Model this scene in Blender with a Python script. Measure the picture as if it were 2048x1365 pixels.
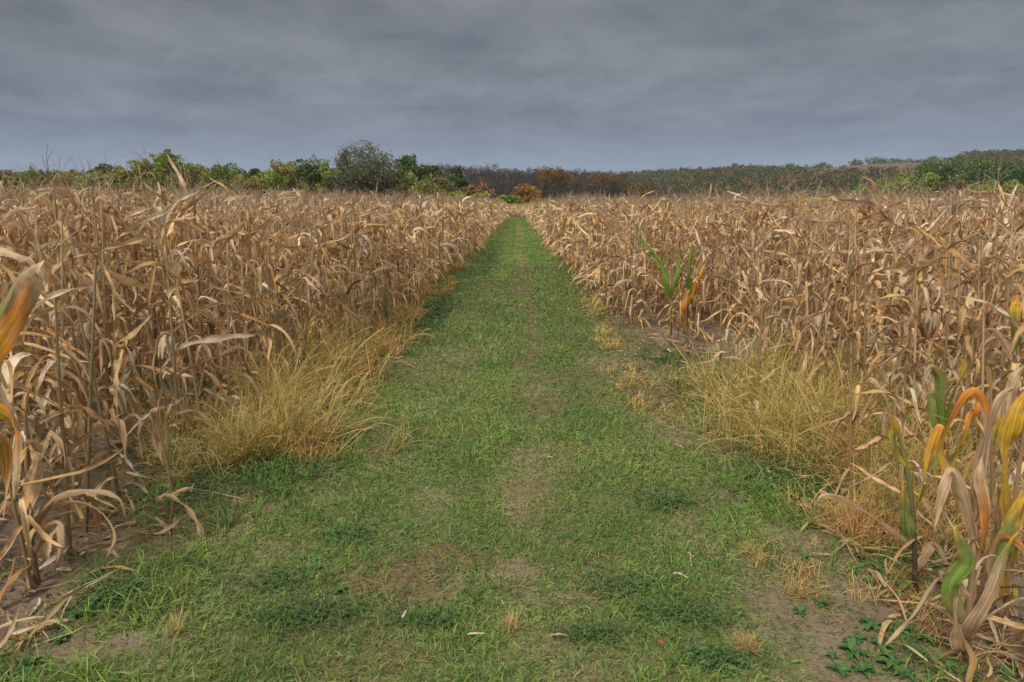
import bpy, math, random
import numpy as np
from mathutils import Vector, Matrix

# ------------------------------------------------------------------ camera, sky, sun
for o in list(bpy.data.objects): bpy.data.objects.remove(o)
SC = bpy.context.scene
COL = SC.collection
EYE = 1.8
FPX = 24.0 / 36.0 * 2048
PITCH = math.atan((682.5 - 406) / FPX)
YAW = math.atan((1036 - 1024) / FPX) * math.cos(PITCH)
cd = bpy.data.cameras.new('camera'); cam = bpy.data.objects.new('camera', cd); COL.objects.link(cam)
cd.lens = 24; cd.sensor_width = 36; cd.clip_end = 6000; cd.clip_start = 0.05
cam.location = (0, 0, EYE); cam.rotation_euler = (math.pi/2 - PITCH, 0, YAW)
SC.camera = cam
SC.view_settings.view_transform = 'Standard'; SC.view_settings.look = 'None'
SC.view_settings.exposure = 0.98; SC.view_settings.gamma = 1
SUN_EL, SUN_AZ = math.radians(52), math.radians(215)      # azimuth measured clockwise from +Y

w = bpy.data.worlds.new('World'); SC.world = w; w.use_nodes = True
nt = w.node_tree; nt.nodes.clear()
def N(t, **k):
    n = nt.nodes.new(t)
    for a, v in k.items(): setattr(n, a, v)
    return n
def L_(a, b): nt.links.new(a, b)
def math_(op, a, b=None):
    n = N('ShaderNodeMath', operation=op)
    for i, v in enumerate((a, b)):
        if v is None: continue
        if isinstance(v, (int, float)): n.inputs[i].default_value = v
        else: L_(v, n.inputs[i])
    return n.outputs[0]
out = N('ShaderNodeOutputWorld'); bg = N('ShaderNodeBackground'); bg.inputs[1].default_value = 0.1
sky = N('ShaderNodeTexSky', sky_type='NISHITA'); sky.sun_disc = False
sky.sun_elevation = SUN_EL; sky.sun_rotation = SUN_AZ
tc = N('ShaderNodeTexCoord'); sp = N('ShaderNodeSeparateXYZ'); L_(tc.outputs['Generated'], sp.inputs[0])
zc = math_('MAXIMUM', sp.outputs[2], 0.0)
den = math_('ADD', zc, 0.11)
cx = math_('DIVIDE', sp.outputs[0], den); cy = math_('DIVIDE', sp.outputs[1], den)
cb = N('ShaderNodeCombineXYZ'); L_(math_('MULTIPLY', cx, 1.0), cb.inputs[0]); L_(math_('MULTIPLY', cy, 0.8), cb.inputs[1])
def noise(scale, det, rough, dist=0.0, off=0):
    n = N('ShaderNodeTexNoise'); n.inputs['Scale'].default_value = scale; n.inputs['Detail'].default_value = det
    n.inputs['Roughness'].default_value = rough; n.inputs['Distortion'].default_value = dist
    m = N('ShaderNodeVectorMath', operation='ADD'); L_(cb.outputs[0], m.inputs[0]); m.inputs[1].default_value = (off, off*.7, off*.3)
    L_(m.outputs[0], n.inputs['Vector']); return n.outputs[0]
n1 = noise(0.7, 6, 0.55, 0.3, 3.1); n2 = noise(2.6, 7, 0.6, 0.25, 11.0)
cl = math_('ADD', math_('MULTIPLY', n1, 0.52), math_('MULTIPLY', n2, 0.48))
rmp = N('ShaderNodeMapRange'); L_(cl, rmp.inputs[0]); rmp.inputs[1].default_value = .38; rmp.inputs[2].default_value = .62
# fade the structure towards the horizon, where the deck is seen edge-on
fade = N('ShaderNodeMapRange'); L_(zc, fade.inputs[0]); fade.inputs[1].default_value = 0.02; fade.inputs[2].default_value = 0.15
cf = math_('ADD', math_('MULTIPLY', math_('SUBTRACT', rmp.outputs[0], 0.5), fade.outputs[0]), 0.5)
cmix = N('ShaderNodeMix', data_type='RGBA'); L_(cf, cmix.inputs[0])
cmix.inputs[6].default_value = (0.70, 0.79, 0.98, 1); cmix.inputs[7].default_value = (1.30, 1.39, 1.60, 1)
# elevation tint of an overcast deck: blue-grey lighter band low, dark deck, brighter towards the zenith
er = N('ShaderNodeValToRGB'); L_(zc, er.inputs[0])
el = er.color_ramp.elements
el[0].position = 0.0; el[0].color = (1.25, 1.45, 1.62, 1)
el[1].position = 1.0; el[1].color = (4.4, 4.3, 4.0, 1)
for p, c in ((0.045, (1.20, 1.40, 1.58, 1)), (0.09, (1.0, 1.09, 1.17, 1)), (0.17, (0.90, 0.91, 0.90, 1)), (0.25, (0.82, 0.82, 0.80, 1)), (0.34, (1.3, 1.3, 1.25, 1)), (0.6, (3.5, 3.45, 3.3, 1))):
    e = el.new(p); e.color = c
mul = N('ShaderNodeMix', data_type='RGBA', blend_type='MULTIPLY'); mul.inputs[0].default_value = 1
L_(cmix.outputs[2], mul.inputs[6]); L_(er.outputs[0], mul.inputs[7])
fin = N('ShaderNodeMix', data_type='RGBA'); fin.inputs[0].default_value = 0.97
L_(sky.outputs[0], fin.inputs[6]); L_(mul.outputs[2], fin.inputs[7])
L_(fin.outputs[2], bg.inputs[0]); L_(bg.outputs[0], out.inputs[0])

sd = bpy.data.lights.new('sun', 'SUN'); sun = bpy.data.objects.new('sun', sd); COL.objects.link(sun)
sd.energy = 1.5; sd.angle = math.radians(20); sd.color = (1.0, 0.95, 0.88)
sdir = Vector((math.sin(SUN_AZ)*math.cos(SUN_EL), math.cos(SUN_AZ)*math.cos(SUN_EL), math.sin(SUN_EL)))
sun.rotation_euler = sdir.to_track_quat('Z', 'Y').to_euler()

# ------------------------------------------------------------------ geometry of the place
CAMROT = np.array(cam.rotation_euler.to_matrix())
def ray(px, py):
    d = CAMROT @ np.array([(px-1024)/FPX, -(py-682.5)/FPX, -1.0]); return d
def atY(px, py, Y):
    d = ray(px, py); return np.array([d[0]*Y/d[1], Y, EYE + d[2]*Y/d[1]])
def G(px, py):
    d = ray(px, py); s = -EYE/d[2]; return d[0]*s, d[1]*s

def hash2(ix, iy, seed):
    h = (ix.astype(np.int64)*374761393 + iy.astype(np.int64)*668265263 + seed*982451653) & 0xffffffff
    h = ((h ^ (h >> 13))*1274126177) & 0xffffffff
    return ((h ^ (h >> 16)) & 0xffff) / 65535.0
def vnoise(x, y, seed=0):
    x = np.asarray(x, float); y = np.asarray(y, float)
    ix = np.floor(x); iy = np.floor(y); fx = x-ix; fy = y-iy
    fx = fx*fx*(3-2*fx); fy = fy*fy*(3-2*fy)
    a = hash2(ix, iy, seed); b = hash2(ix+1, iy, seed); c = hash2(ix, iy+1, seed); d = hash2(ix+1, iy+1, seed)
    return (a*(1-fx)+b*fx)*(1-fy) + (c*(1-fx)+d*fx)*fy
def fbm(x, y, seed=0, o=4):
    s = 0; a = 0.5; t = 0
    for k in range(o):
        s = s + a*vnoise(x*2**k+17*k, y*2**k-9*k, seed+k); t += a; a *= .5
    return s/t
def sstep(a, b, x):
    t = np.clip((np.asarray(x, float)-a)/(b-a), 0, 1); return t*t*(3-2*t)

def ridge(x):           # ground height of the far ridge
    return np.interp(x, [-900, -500, 0, 150, 300, 500, 720, 1000], [24, 27, 29, 31, 39, 50, 51, 50])
def zg(x, y):
    x = np.asarray(x, float); y = np.asarray(y, float)
    z = 0.025*(fbm(x*.8, y*.8, 5, 3)-.5)*sstep(1.0, 2.5, np.abs(x))
    z = z + 0.10*sstep(-3, -9, x) - 0.42*sstep(45, 120, y)
    ang = x/np.maximum(y, 1)*1000
    z = z + sstep(330, 1000, np.hypot(x, y)*.96)*ridge(ang) + sstep(250, 900, y)*(fbm(x/90, y/90, 8, 3)-.5)*7
    return z
def zt(x, y):             # top of the track sheet where it lies, else the ground
    return zg(x, y)+.014*((x > -2.1)&(x < 1.85))
TRACK_L, TRACK_R = -1.45, 1.2
def track_c(y):          # the track bends left where it goes out of sight
    return -0.0007*np.maximum(np.asarray(y, float)-75, 0)**2*10*0.35

# ------------------------------------------------------------------ mesh helpers
def tag(o, label=None, cat=None, group=None, kind=None):
    for k, v in (('label', label), ('category', cat), ('group', group), ('kind', kind)):
        if v: o[k] = v
    return o
def mk_mesh(name, V, F, col=None, st=None, mat=None, smooth=True):
    V = np.asarray(V, np.float32).reshape(-1, 3); F = np.asarray(F, np.int32)
    me = bpy.data.meshes.new(name); n = F.shape[1]
    me.vertices.add(len(V)); me.vertices.foreach_set('co', V.ravel())
    me.loops.add(F.size); me.loops.foreach_set('vertex_index', F.ravel())
    me.polygons.add(len(F)); me.polygons.foreach_set('loop_start', np.arange(0, F.size, n, dtype=np.int32))
    me.polygons.foreach_set('use_smooth', np.full(len(F), smooth))
    me.update(calc_edges=True)
    if col is not None:
        a = me.color_attributes.new('tint', 'FLOAT_COLOR', 'POINT')
        c = np.ones((len(V), 4), np.float32); c[:, :3] = np.asarray(col).reshape(-1, 3); a.data.foreach_set('color', c.ravel())
    if st is not None:
        a = me.attributes.new('st', 'FLOAT2', 'POINT'); a.data.foreach_set('vector', np.asarray(st, np.float32).ravel())
    if mat: me.materials.append(mat)
    return me
def obj(name, me, parent=None):
    o = bpy.data.objects.new(name, me); COL.objects.link(o); o.parent = parent; return o
def empty(name, loc, rz=0):
    o = bpy.data.objects.new(name, None); COL.objects.link(o); o.location = loc; o.rotation_euler = (0, 0, rz); o.empty_display_size = .2; return o
class Bag:               # collects pieces into one mesh
    def __init__(s): s.V = []; s.F = []; s.C = []; s.S = []; s.n = 0
    def add(s, V, F, C, S=None):
        V = np.asarray(V).reshape(-1, 3); s.V.append(V); s.F.append(np.asarray(F)+s.n)
        s.C.append(np.broadcast_to(np.asarray(C, float).reshape(-1, 3), (len(V), 3)))
        s.S.append(np.zeros((len(V), 2)) if S is None else np.asarray(S).reshape(-1, 2)); s.n += len(V); return s
    def mesh(s, name, mat, smooth=True):
        return mk_mesh(name, np.concatenate(s.V), np.concatenate(s.F), np.concatenate(s.C), np.concatenate(s.S), mat, smooth)

def grid_faces(n, a, b):       # n grids of a x b vertices
    i = np.arange(a-1)[:, None]*b + np.arange(b-1)[None]
    f = np.stack([i, i+1, i+b+1, i+b], -1).reshape(-1, 4)
    return (f[None] + (np.arange(n)*a*b)[:, None, None]).reshape(-1, 4)
def prof_corn(t): return np.clip((t+.05)**.35*(1-t)**.62*1.55, 0.03, 1)
def prof_blade(t): return np.clip(1.02-t**1.6, .04, 1)
def prof_oval(t): return np.clip(np.sin(np.pi*np.clip(t, 0, 1)**.8), .08, 1)
def frame_verts(pos, T, S, Wd, prof, nac, fold, tw, rip, rng):
    Nn = np.cross(T, S); n, m = pos.shape[:2]; t = np.linspace(0, 1, m)
    c, s = np.cos(tw)[..., None], np.sin(tw)[..., None]
    S2 = S*c + Nn*s; N2 = Nn*c - S*s
    w_ = Wd[:, None]*prof(t)[None]
    u = np.linspace(-1, 1, nac+1)
    fo = np.broadcast_to(fold, (n,))[:, None, None]
    wide = u[None, None]*w_[..., None]*np.cos(np.arctan(fo))
    up = np.abs(u)[None, None]*w_[..., None]*np.sin(np.arctan(fo))
    if rip:
        fr = rng.uniform(5, 13, (n, 1, 1)); ph = rng.uniform(0, 6.3, (n, 1, 1))
        up = up + rip*w_[..., None]*np.sin(fr*t[None, :, None]*2 + ph + u[None, None]*1.3)*np.abs(u)[None, None]
        wide = wide + rip*.6*w_[..., None]*np.sin(fr*1.7*t[None, :, None]+ph*2)*u[None, None]
    V = pos[:, :, None] + S2[:, :, None]*wide[..., None] + N2[:, :, None]*up[..., None]
    st = np.stack(np.broadcast_arrays(u[None, None]*.5+.5 + np.zeros((n, 1, 1)), t[None, :, None] + 0*u[None, None] + rng.uniform(0, 50, (n, 1, 1))), -1)
    return V, st
def ribbons(rng, base, az, e0, e1, c, k, L, Wd, nseg, nac, fold=.3, tw0=0., tw1=0., wig=.1, rip=0., prof=prof_corn, floor=None):
    n = len(L); t = np.linspace(0, 1, nseg+1)[None]
    f = lambda a: np.broadcast_to(np.asarray(a, float), (n,))[:, None]
    sg = lambda x: 1/(1+np.exp(-x))
    c, k = f(c), f(k)
    s = (sg((t-c)/k)-sg(-c/k))/(sg((1-c)/k)-sg(-c/k))
    e = f(e0) + (f(e1)-f(e0))*s + np.cumsum(rng.normal(0, 1, (n, nseg+1)), 1)*wig/np.sqrt(nseg)
    a = f(az) + np.cumsum(rng.normal(0, 1, (n, nseg+1)), 1)*wig*1.3/np.sqrt(nseg)
    T = np.stack([np.cos(e)*np.cos(a), np.cos(e)*np.sin(a), np.sin(e)], -1)
    step = np.asarray(L)[:, None, None]/nseg*(T[:, :-1]+T[:, 1:])/2
    pos = np.concatenate([np.zeros((n, 1, 3)), np.cumsum(step, 1)], 1) + np.asarray(base)[:, None]
    S = np.stack([-np.sin(a), np.cos(a), 0*a], -1)
    V, st = frame_verts(pos, T, S, np.broadcast_to(np.asarray(Wd, float), (n,)), prof, nac, fold, f(tw0)+f(tw1)*t, rip, rng)
    if floor is not None:
        V[..., 2] = np.maximum(V[..., 2], np.broadcast_to(floor, (n,))[:, None, None] + .006 + rng.uniform(0, .02, (n, 1, 1)))
    return V, grid_faces(n, nseg+1, nac+1), st
def tube(P, R, sides=6):
    P = np.asarray(P, float); m = len(P); R = np.broadcast_to(R, (m,))
    T = np.gradient(P, axis=0); T /= np.linalg.norm(T, axis=1)[:, None]+1e-9
    ref = np.array([.31, .95, .05]) if abs(T[0][2]) > .5 else np.array([0, 0, 1.])
    A = np.cross(T, ref); A /= np.linalg.norm(A, axis=1)[:, None]+1e-9; B = np.cross(T, A)
    th = np.linspace(0, 2*np.pi, sides, endpoint=False)
    V = P[:, None] + R[:, None, None]*(A[:, None]*np.cos(th)[None, :, None] + B[:, None]*np.sin(th)[None, :, None])
    i = np.arange(m-1)[:, None]*sides; j = np.arange(sides)[None]; j2 = (j+1) % sides
    F = np.stack([i+j, i+j2, i+sides+j2, i+sides+j], -1).reshape(-1, 4)
    return V.reshape(-1, 3), F
def bez(pts, n):               # Catmull-Rom through control points
    P = np.array([2*np.array(pts[0])-pts[1], *pts, 2*np.array(pts[-1])-pts[-2]], float); out = []
    m = len(pts)-1
    for q in np.linspace(0, m-1e-6, n):
        i = int(q); f = q-i; a, b, c, d = P[i], P[i+1], P[i+2], P[i+3]
        out.append(.5*((2*b)+(c-a)*f+(2*a-5*b+4*c-d)*f*f+(3*b-3*c+d-a)*f**3))
    return np.array(out)

# ------------------------------------------------------------------ materials
def material(name, rough=.7, transl=0.0, streak=0.0, rnd=0.0, thatch=None, noise_s=None, noise_a=0.0, spec=.3, bump=0.0, bscale=20):
    m = bpy.data.materials.new(name); m.use_nodes = True; t = m.node_tree; t.nodes.clear(); n = t.nodes.new; l = t.links.new
    o = n('ShaderNodeOutputMaterial'); b = n('ShaderNodeBsdfPrincipled'); b.inputs['Roughness'].default_value = rough
    b.inputs['Specular IOR Level'].default_value = spec
    at = n('ShaderNodeAttribute'); at.attribute_name = 'tint'; colr = at.outputs['Color']
    def scale(c, f):
        v = n('ShaderNodeVectorMath'); v.operation = 'SCALE'; l(c, v.inputs[0]); l(f, v.inputs['Scale']); return v.outputs[0]
    def rng_(x, lo, hi, a=0., b_=1.):
        r = n('ShaderNodeMapRange'); l(x, r.inputs[0]); r.inputs[1].default_value = a; r.inputs[2].default_value = b_
        r.inputs[3].default_value = lo; r.inputs[4].default_value = hi; return r.outputs[0]
    if streak:
        sa = n('ShaderNodeAttribute'); sa.attribute_name = 'st'
        mp = n('ShaderNodeVectorMath'); mp.operation = 'MULTIPLY'; mp.inputs[1].default_value = (9, 2.2, 1); l(sa.outputs['Vector'], mp.inputs[0])
        nz = n('ShaderNodeTexNoise'); nz.inputs['Scale'].default_value = 1; nz.inputs['Detail'].default_value = 3; l(mp.outputs[0], nz.inputs['Vector'])
        colr = scale(colr, rng_(nz.outputs[0], 1-streak, 1+streak, .3, .7))
        mp2 = n('ShaderNodeVectorMath'); mp2.operation = 'MULTIPLY'; mp2.inputs[1].default_value = (1.5, 7, 1); l(sa.outputs['Vector'], mp2.inputs[0])
        nz2 = n('ShaderNodeTexNoise'); nz2.inputs['Scale'].default_value = 1; nz2.inputs['Detail'].default_value = 2; l(mp2.outputs[0], nz2.inputs['Vector'])
        mx = n('ShaderNodeMix'); mx.data_type = 'RGBA'; mx.blend_type = 'MULTIPLY'
        l(rng_(nz2.outputs[0], 0, .6, .52, .72), mx.inputs[0]); l(colr, mx.inputs[6]); mx.inputs[7].default_value = (.62, .45, .32, 1); colr = mx.outputs[2]
    if noise_s:
        tcx = n('ShaderNodeTexCoord')
        nz = n('ShaderNodeTexNoise'); nz.inputs['Scale'].default_value = noise_s; nz.inputs['Detail'].default_value = 8; nz.inputs['Roughness'].default_value = .65
        l(tcx.outputs['Object'], nz.inputs['Vector']); colr = scale(colr, rng_(nz.outputs[0], 1-noise_a, 1+noise_a, .3, .7))
    if thatch:
        tcx = n('ShaderNodeTexCoord'); nz = n('ShaderNodeTexNoise'); nz.inputs['Scale'].default_value = 120; nz.inputs['Detail'].default_value = 8; nz.inputs['Roughness'].default_value = .7
        l(tcx.outputs['Object'], nz.inputs['Vector']); mx = n('ShaderNodeMix'); mx.data_type = 'RGBA'
        l(rng_(nz.outputs[0], 0, .85, .42, .6), mx.inputs[0]); l(colr, mx.inputs[6]); mx.inputs[7].default_value = (*thatch, 1); colr = mx.outputs[2]
    if rnd:
        oi = n('ShaderNodeObjectInfo'); colr = scale(colr, rng_(oi.outputs['Random'], 1-rnd, 1+rnd))
    l(colr, b.inputs['Base Color'])
    if bump:
        tcx = n('ShaderNodeTexCoord')
        nz = n('ShaderNodeTexNoise'); nz.inputs['Scale'].default_value = bscale; nz.inputs['Detail'].default_value = 6; l(tcx.outputs['Object'], nz.inputs['Vector'])
        bp = n('ShaderNodeBump'); bp.inputs['Strength'].default_value = bump; bp.inputs['Distance'].default_value = .03; l(nz.outputs[0], bp.inputs['Height']); l(bp.outputs[0], b.inputs['Normal'])
    if transl:
        tr = n('ShaderNodeBsdfTranslucent'); l(colr, tr.inputs[0]); mx = n('ShaderNodeMixShader'); mx.inputs[0].default_value = transl
        l(b.outputs[0], mx.inputs[1]); l(tr.outputs[0], mx.inputs[2]); l(mx.outputs[0], o.inputs[0])
    else: l(b.outputs[0], o.inputs[0])
    return m
M_LEAF = material('corn_leaf', .62, .28, .34, .14)
M_MASS = material('corn_mass', .65, .25, .22)
M_STALK = material('corn_stalk', .6, 0, .25, .15)
M_GRASS = material('grass_blade', .6, .3, spec=.35)
M_DRYG = material('dry_grass', .7, .3)
M_SOIL = material('soil', .95, 0, noise_s=9, noise_a=.35, spec=.1, bump=.8, bscale=25)
M_TURF = material('turf', .95, 0, thatch=(.20, .17, .08), noise_s=30, noise_a=.35, spec=.1, bump=.6, bscale=60)
M_CROWN = material('tree_foliage', .8, .35, spec=.15)
M_BARK = material('bark', .9, 0, noise_s=3, noise_a=.3, spec=.1)
M_WEED = material('weed_leaf', .55, .2, .15)

# ------------------------------------------------------------------ ground cover colours
def gauss(x, y, px, py, rx, ry):
    gx, gy = G(px, py); return np.exp(-((x-gx)/rx)**2-((y-gy)/ry)**2)
def bare(x, y):           # 1 = bare soil showing
    b = 0
    for px, py, rx, ry, a in ((190, 1300, .30, .12, 1.4), (230, 1090, .32, .22, 1.4), (60, 1230, .3, .3, 1.2), (1650, 1290, .22, .26, 1.4), (1590, 1080, .18, .16, .9), (1540, 1190, .16, .3, .9),
                              (1290, 660, .5, 1.2, 1.3), (1400, 690, .3, .5, 1.2), (345, 840, .3, .35, 1), (1030, 1150, .13, .07, .8), (1700, 1180, .3, .3, 1.1), (1980, 1280, .4, .4, 1.3), (1750, 1365, .3, .2, 1), (1340, 740, .3, .35, .7), (1120, 1300, .12, .06, .45)):
        b = b + a*gauss(x, y, px, py, rx, ry)
    sh = .48*sstep(4.5, 12, y)+.35*sstep(12, 32, y); cornL = sstep(-2.0, -2.45, x-track_c(y)-sh); cornR = sstep(1.85, 2.3, x-track_c(y)+sh)
    b = b*(.1+1.35*fbm(x*5, y*5, 21, 3)) + np.maximum(cornL, cornR)*.75
    return np.clip(b, 0, 1)
def dry(x, y):            # 1 = straw coloured
    xx = x-track_c(y)
    n = fbm(x*1.1, y*.8, 31, 4); n2 = fbm(x*4, y*3, 37, 3)
    far = sstep(6, 20, y)
    farv = sstep(8, 16, y)
    n3 = fbm(x*9, y*7, 39, 2); d = .5*sstep(.42, .78, n) + .5*sstep(.42, .8, n2) + .35*(n3-.4)
    d = d*(1-.45*far) + (.44+.10*far)*np.exp(-((xx-.17-.04*np.sin(y*.7))/.19)**2)*(.35+1.0*n2)*(1+.35*far)*(1-.35*sstep(4.2, 3.2, y)) 
    d = d + .2*np.exp(-((xx+.08)/.07)**2)*far*(.8+n)*1.6 + .16*np.exp(-((xx+.75)/.18)**2)*(.4+n) + .55*np.exp(-((xx-1.25)/.25)**2)*sstep(5, 8, y)*(.3+1.2*n2)*(1-.6*sstep(14, 24, y))
    edge = np.maximum(sstep(-1.25, -1.6, xx), sstep(.98, 1.3, xx))
    d = d + edge*(.1+.8*fbm(x*1.5+5, y*1.0, 41, 3))*(1-.75*farv)*sstep(3.3, 5.0, y)
    for px, py, rx, ry, a in ((900, 1120, .22, .14, 1), (880, 1180, .18, .1, .8), (1050, 1150, .25, .1, .6), (1060, 985, .2, .22, .7), (930, 790, .22, .4, .5), (1090, 790, .25, .6, .55), (1160, 1200, .2, .08, .5), (1620, 1180, .3, .3, .9), (1230, 745, .28, .6, .7), (1290, 800, .3, .3, .6), (980, 690, .25, .5, .3)):
        d = d + 1.25*a*gauss(x, y, px, py, rx, ry)*(.4+1.1*n2)
    dark = np.exp(-((xx-.50)/.13)**2)*.3 + np.exp(-((xx+.22)/.16)**2)*.22
    return np.clip((d-dark)*1.0, 0, 1)
def lerp(a, b, t): return a*(1-t[..., None]) + b*t[..., None]
A = np.array
GREEN = A([.105, .200, .028]); GREEN2 = A([.195, .265, .050]); STRAW = A([.40, .32, .16]); RUST = A([.29, .18, .085]); SOILC = A([.20, .140, .090]); SOIL2 = A([.29, .215, .150])
def turf_col(x, y, blade=False):
    d = dry(x, y); b = bare(x, y); n = fbm(x*2.3, y*2.3, 51, 3)
    g = lerp(GREEN, GREEN2, np.clip(sstep(.35, .7, n), 0, 1)); s = lerp(STRAW, RUST, sstep(.4, .65, fbm(x*1.7, y*1.7, 61, 2)))
    c = lerp(g, s, np.clip(d*.85, 0, 1))
    so = lerp(SOILC, SOIL2, sstep(.4, .7, fbm(x*5, y*5, 71, 3)))
    return lerp(c*.8, so, b)

# ------------------------------------------------------------------ terrain
def patch(xs, ys, dz, colf, name, mat):
    X, Y = np.meshgrid(xs, ys); Z = zg(X, Y)+dz
    V = np.stack([X, Y, Z], -1); C = colf(X, Y)
    return obj(name, mk_mesh(name, V, grid_faces(1, len(ys), len(xs)), C, None, mat))
def ground_col(x, y):
    so = lerp(SOILC*.8, SOIL2*.85, sstep(.35, .7, fbm(x*2, y*2, 71, 3)))
    gr = lerp(A([.06, .10, .035]), A([.16, .13, .06]), fbm(x*.3, y*.3, 77, 3))
    c = lerp(so, gr, sstep(.52, .66, fbm(x*1.2, y*1.2, 81, 3))*.8)
    far = lerp(A([.09, .09, .045]), A([.12, .085, .05]), fbm(x*.01, y*.01, 83, 3))
    return lerp(c, far, sstep(130, 220, y))
sx = np.sort(np.concatenate([-np.geomspace(8, 2300, 60), np.arange(-7.9, 8, .15), np.geomspace(8, 2300, 60)]))
sy = np.concatenate([np.linspace(-900, -12, 12), np.arange(-10, 30, .2), np.geomspace(30, 2300, 150)])
tag(patch(sx, sy, -.012, ground_col, 'ground', M_SOIL), kind='structure')
# the mown track: verge to verge
ys = np.concatenate([np.arange(-4, 14, .045), np.geomspace(14, 128, 190)])
us = np.linspace(0, 1, 110)
Yt = np.repeat(ys[:, None], len(us), 1)
xl = TRACK_L-.75+.18*(fbm(ys*.9, ys*0, 91, 3)-.5)+track_c(ys); xr = TRACK_R+.75+.18*(fbm(ys*.9, ys*0+4, 92, 3)-.5)+track_c(ys)
Xt = xl[:, None]*(1-us)+xr[:, None]*us
tz = zg(Xt, Yt)+.004+.01*np.minimum(sstep(0, .08, us), sstep(1, .92, us))[None]
tag(obj('grass_track', mk_mesh('grass_track', np.stack([Xt, Yt, tz], -1), grid_faces(1, len(ys), len(us)), turf_col(Xt, Yt), None, M_TURF)), kind='structure')

# ------------------------------------------------------------------ grass on the track (stuff)
rng = np.random.default_rng(4)
def in_view(x, y, m=.12):
    return (y > 1.4) & (np.abs(x) < y*(.76+m)+.6)
def blades(nper, y0, y1, L0, L1, W0, x0=-2.6, x1=2.3, nseg=2):
    n = int(nper*(y1-y0)*(x1-x0)); x = rng.uniform(x0, x1, n); y = rng.uniform(y0, y1, n); x = x+track_c(y)
    xx = x-track_c(y)
    k = in_view(x, y); 
    b = bare(x, y); dn = dry(x, y)
    keep = k & (rng.random(n) > b*1.05)
    keep &= (rng.random(n) < .25+1.1*fbm(x*6, y*6, 97, 2)**1.0)
    x, y, dn = x[keep], y[keep], dn[keep]; n = len(x)
    tall = fbm(x*1.6, y*1.6, 101, 3)
    L = rng.uniform(L0, L1, n)*(.30+.78*tall)
    edge = np.maximum(sstep(-1.2, -1.8, x-track_c(y)), sstep(1.0, 1.7, x-track_c(y)))
    L *= 1+.9*edge
    isdry = rng.random(n) < np.clip(dn*.75+.14, 0, .9)
    nn = fbm(x*2.3, y*2.3, 51, 3)
    g = lerp(GREEN*1.15, GREEN2*1.2, sstep(.3, .7, nn)*.7+rng.uniform(0, .4, n))
    g = g*rng.uniform(.5, 1.7, n)[:, None]
    bl = rng.random(n) < .08; g[bl] = g[bl]*A([.75, .95, 1.6])
    s = lerp(STRAW, RUST, np.clip(sstep(.4, .65, fbm(x*1.7, y*1.7, 61, 2))+rng.normal(0, .25, n), 0, 1))*rng.uniform(.6, 1.4, n)[:, None]
    C = np.where(isdry[:, None], s, g)
    base = np.stack([x, y, zt(x, y)-.004], -1)
    e0 = np.radians(rng.uniform(25, 85, n)); e0 = np.where(isdry, e0*.4, e0)
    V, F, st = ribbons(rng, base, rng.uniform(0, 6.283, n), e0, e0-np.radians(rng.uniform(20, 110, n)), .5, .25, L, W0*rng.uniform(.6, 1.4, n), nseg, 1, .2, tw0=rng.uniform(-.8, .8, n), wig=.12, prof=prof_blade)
    m = V.shape[1]
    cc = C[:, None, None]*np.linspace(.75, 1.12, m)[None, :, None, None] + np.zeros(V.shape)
    return V, F, cc, st
bag = Bag()
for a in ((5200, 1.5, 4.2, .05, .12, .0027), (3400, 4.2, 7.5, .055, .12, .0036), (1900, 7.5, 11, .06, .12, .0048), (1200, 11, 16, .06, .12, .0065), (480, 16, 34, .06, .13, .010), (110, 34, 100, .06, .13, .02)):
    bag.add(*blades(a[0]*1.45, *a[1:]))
# short flattened thatch between the blades
n = 230000; x = rng.uniform(-2.2, 2.0, n); y = 1.5+rng.random(n)**1.9*18; k = in_view(x, y) & (rng.random(n) > bare(x, y)*.75); x, y = x[k], y[k]; n = len(x)
V, F, st = ribbons(rng, np.stack([x, y, zt(x, y)+.003], -1), rng.uniform(0, 6.28, n), rng.uniform(.0, .5, n), rng.uniform(-.5, .1, n), .5, .3, rng.uniform(.015, .05, n)*np.clip(y/6, 1, 2), rng.uniform(.0010, .0024, n)*np.clip(y/3.2, 1, 5), 1, 1, 0, tw0=rng.uniform(-.5, .5, n), prof=prof_blade)
pal = A([[.30, .22, .10], [.20, .15, .07], [.13, .17, .04], [.09, .14, .03], [.42, .33, .19], [.06, .05, .03]]); c = pal[rng.choice(6, n, p=[.22, .2, .2, .22, .08, .08])]*rng.uniform(.7, 1.3, (n, 1))
bag.add(V, F, c[:, None, None]+np.zeros(V.shape), st)
tag(obj('grass', bag.mesh('grass', M_GRASS, False)), 'short mown green grass mixed with straw along the track between the corn', 'grass', kind='stuff')

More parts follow.
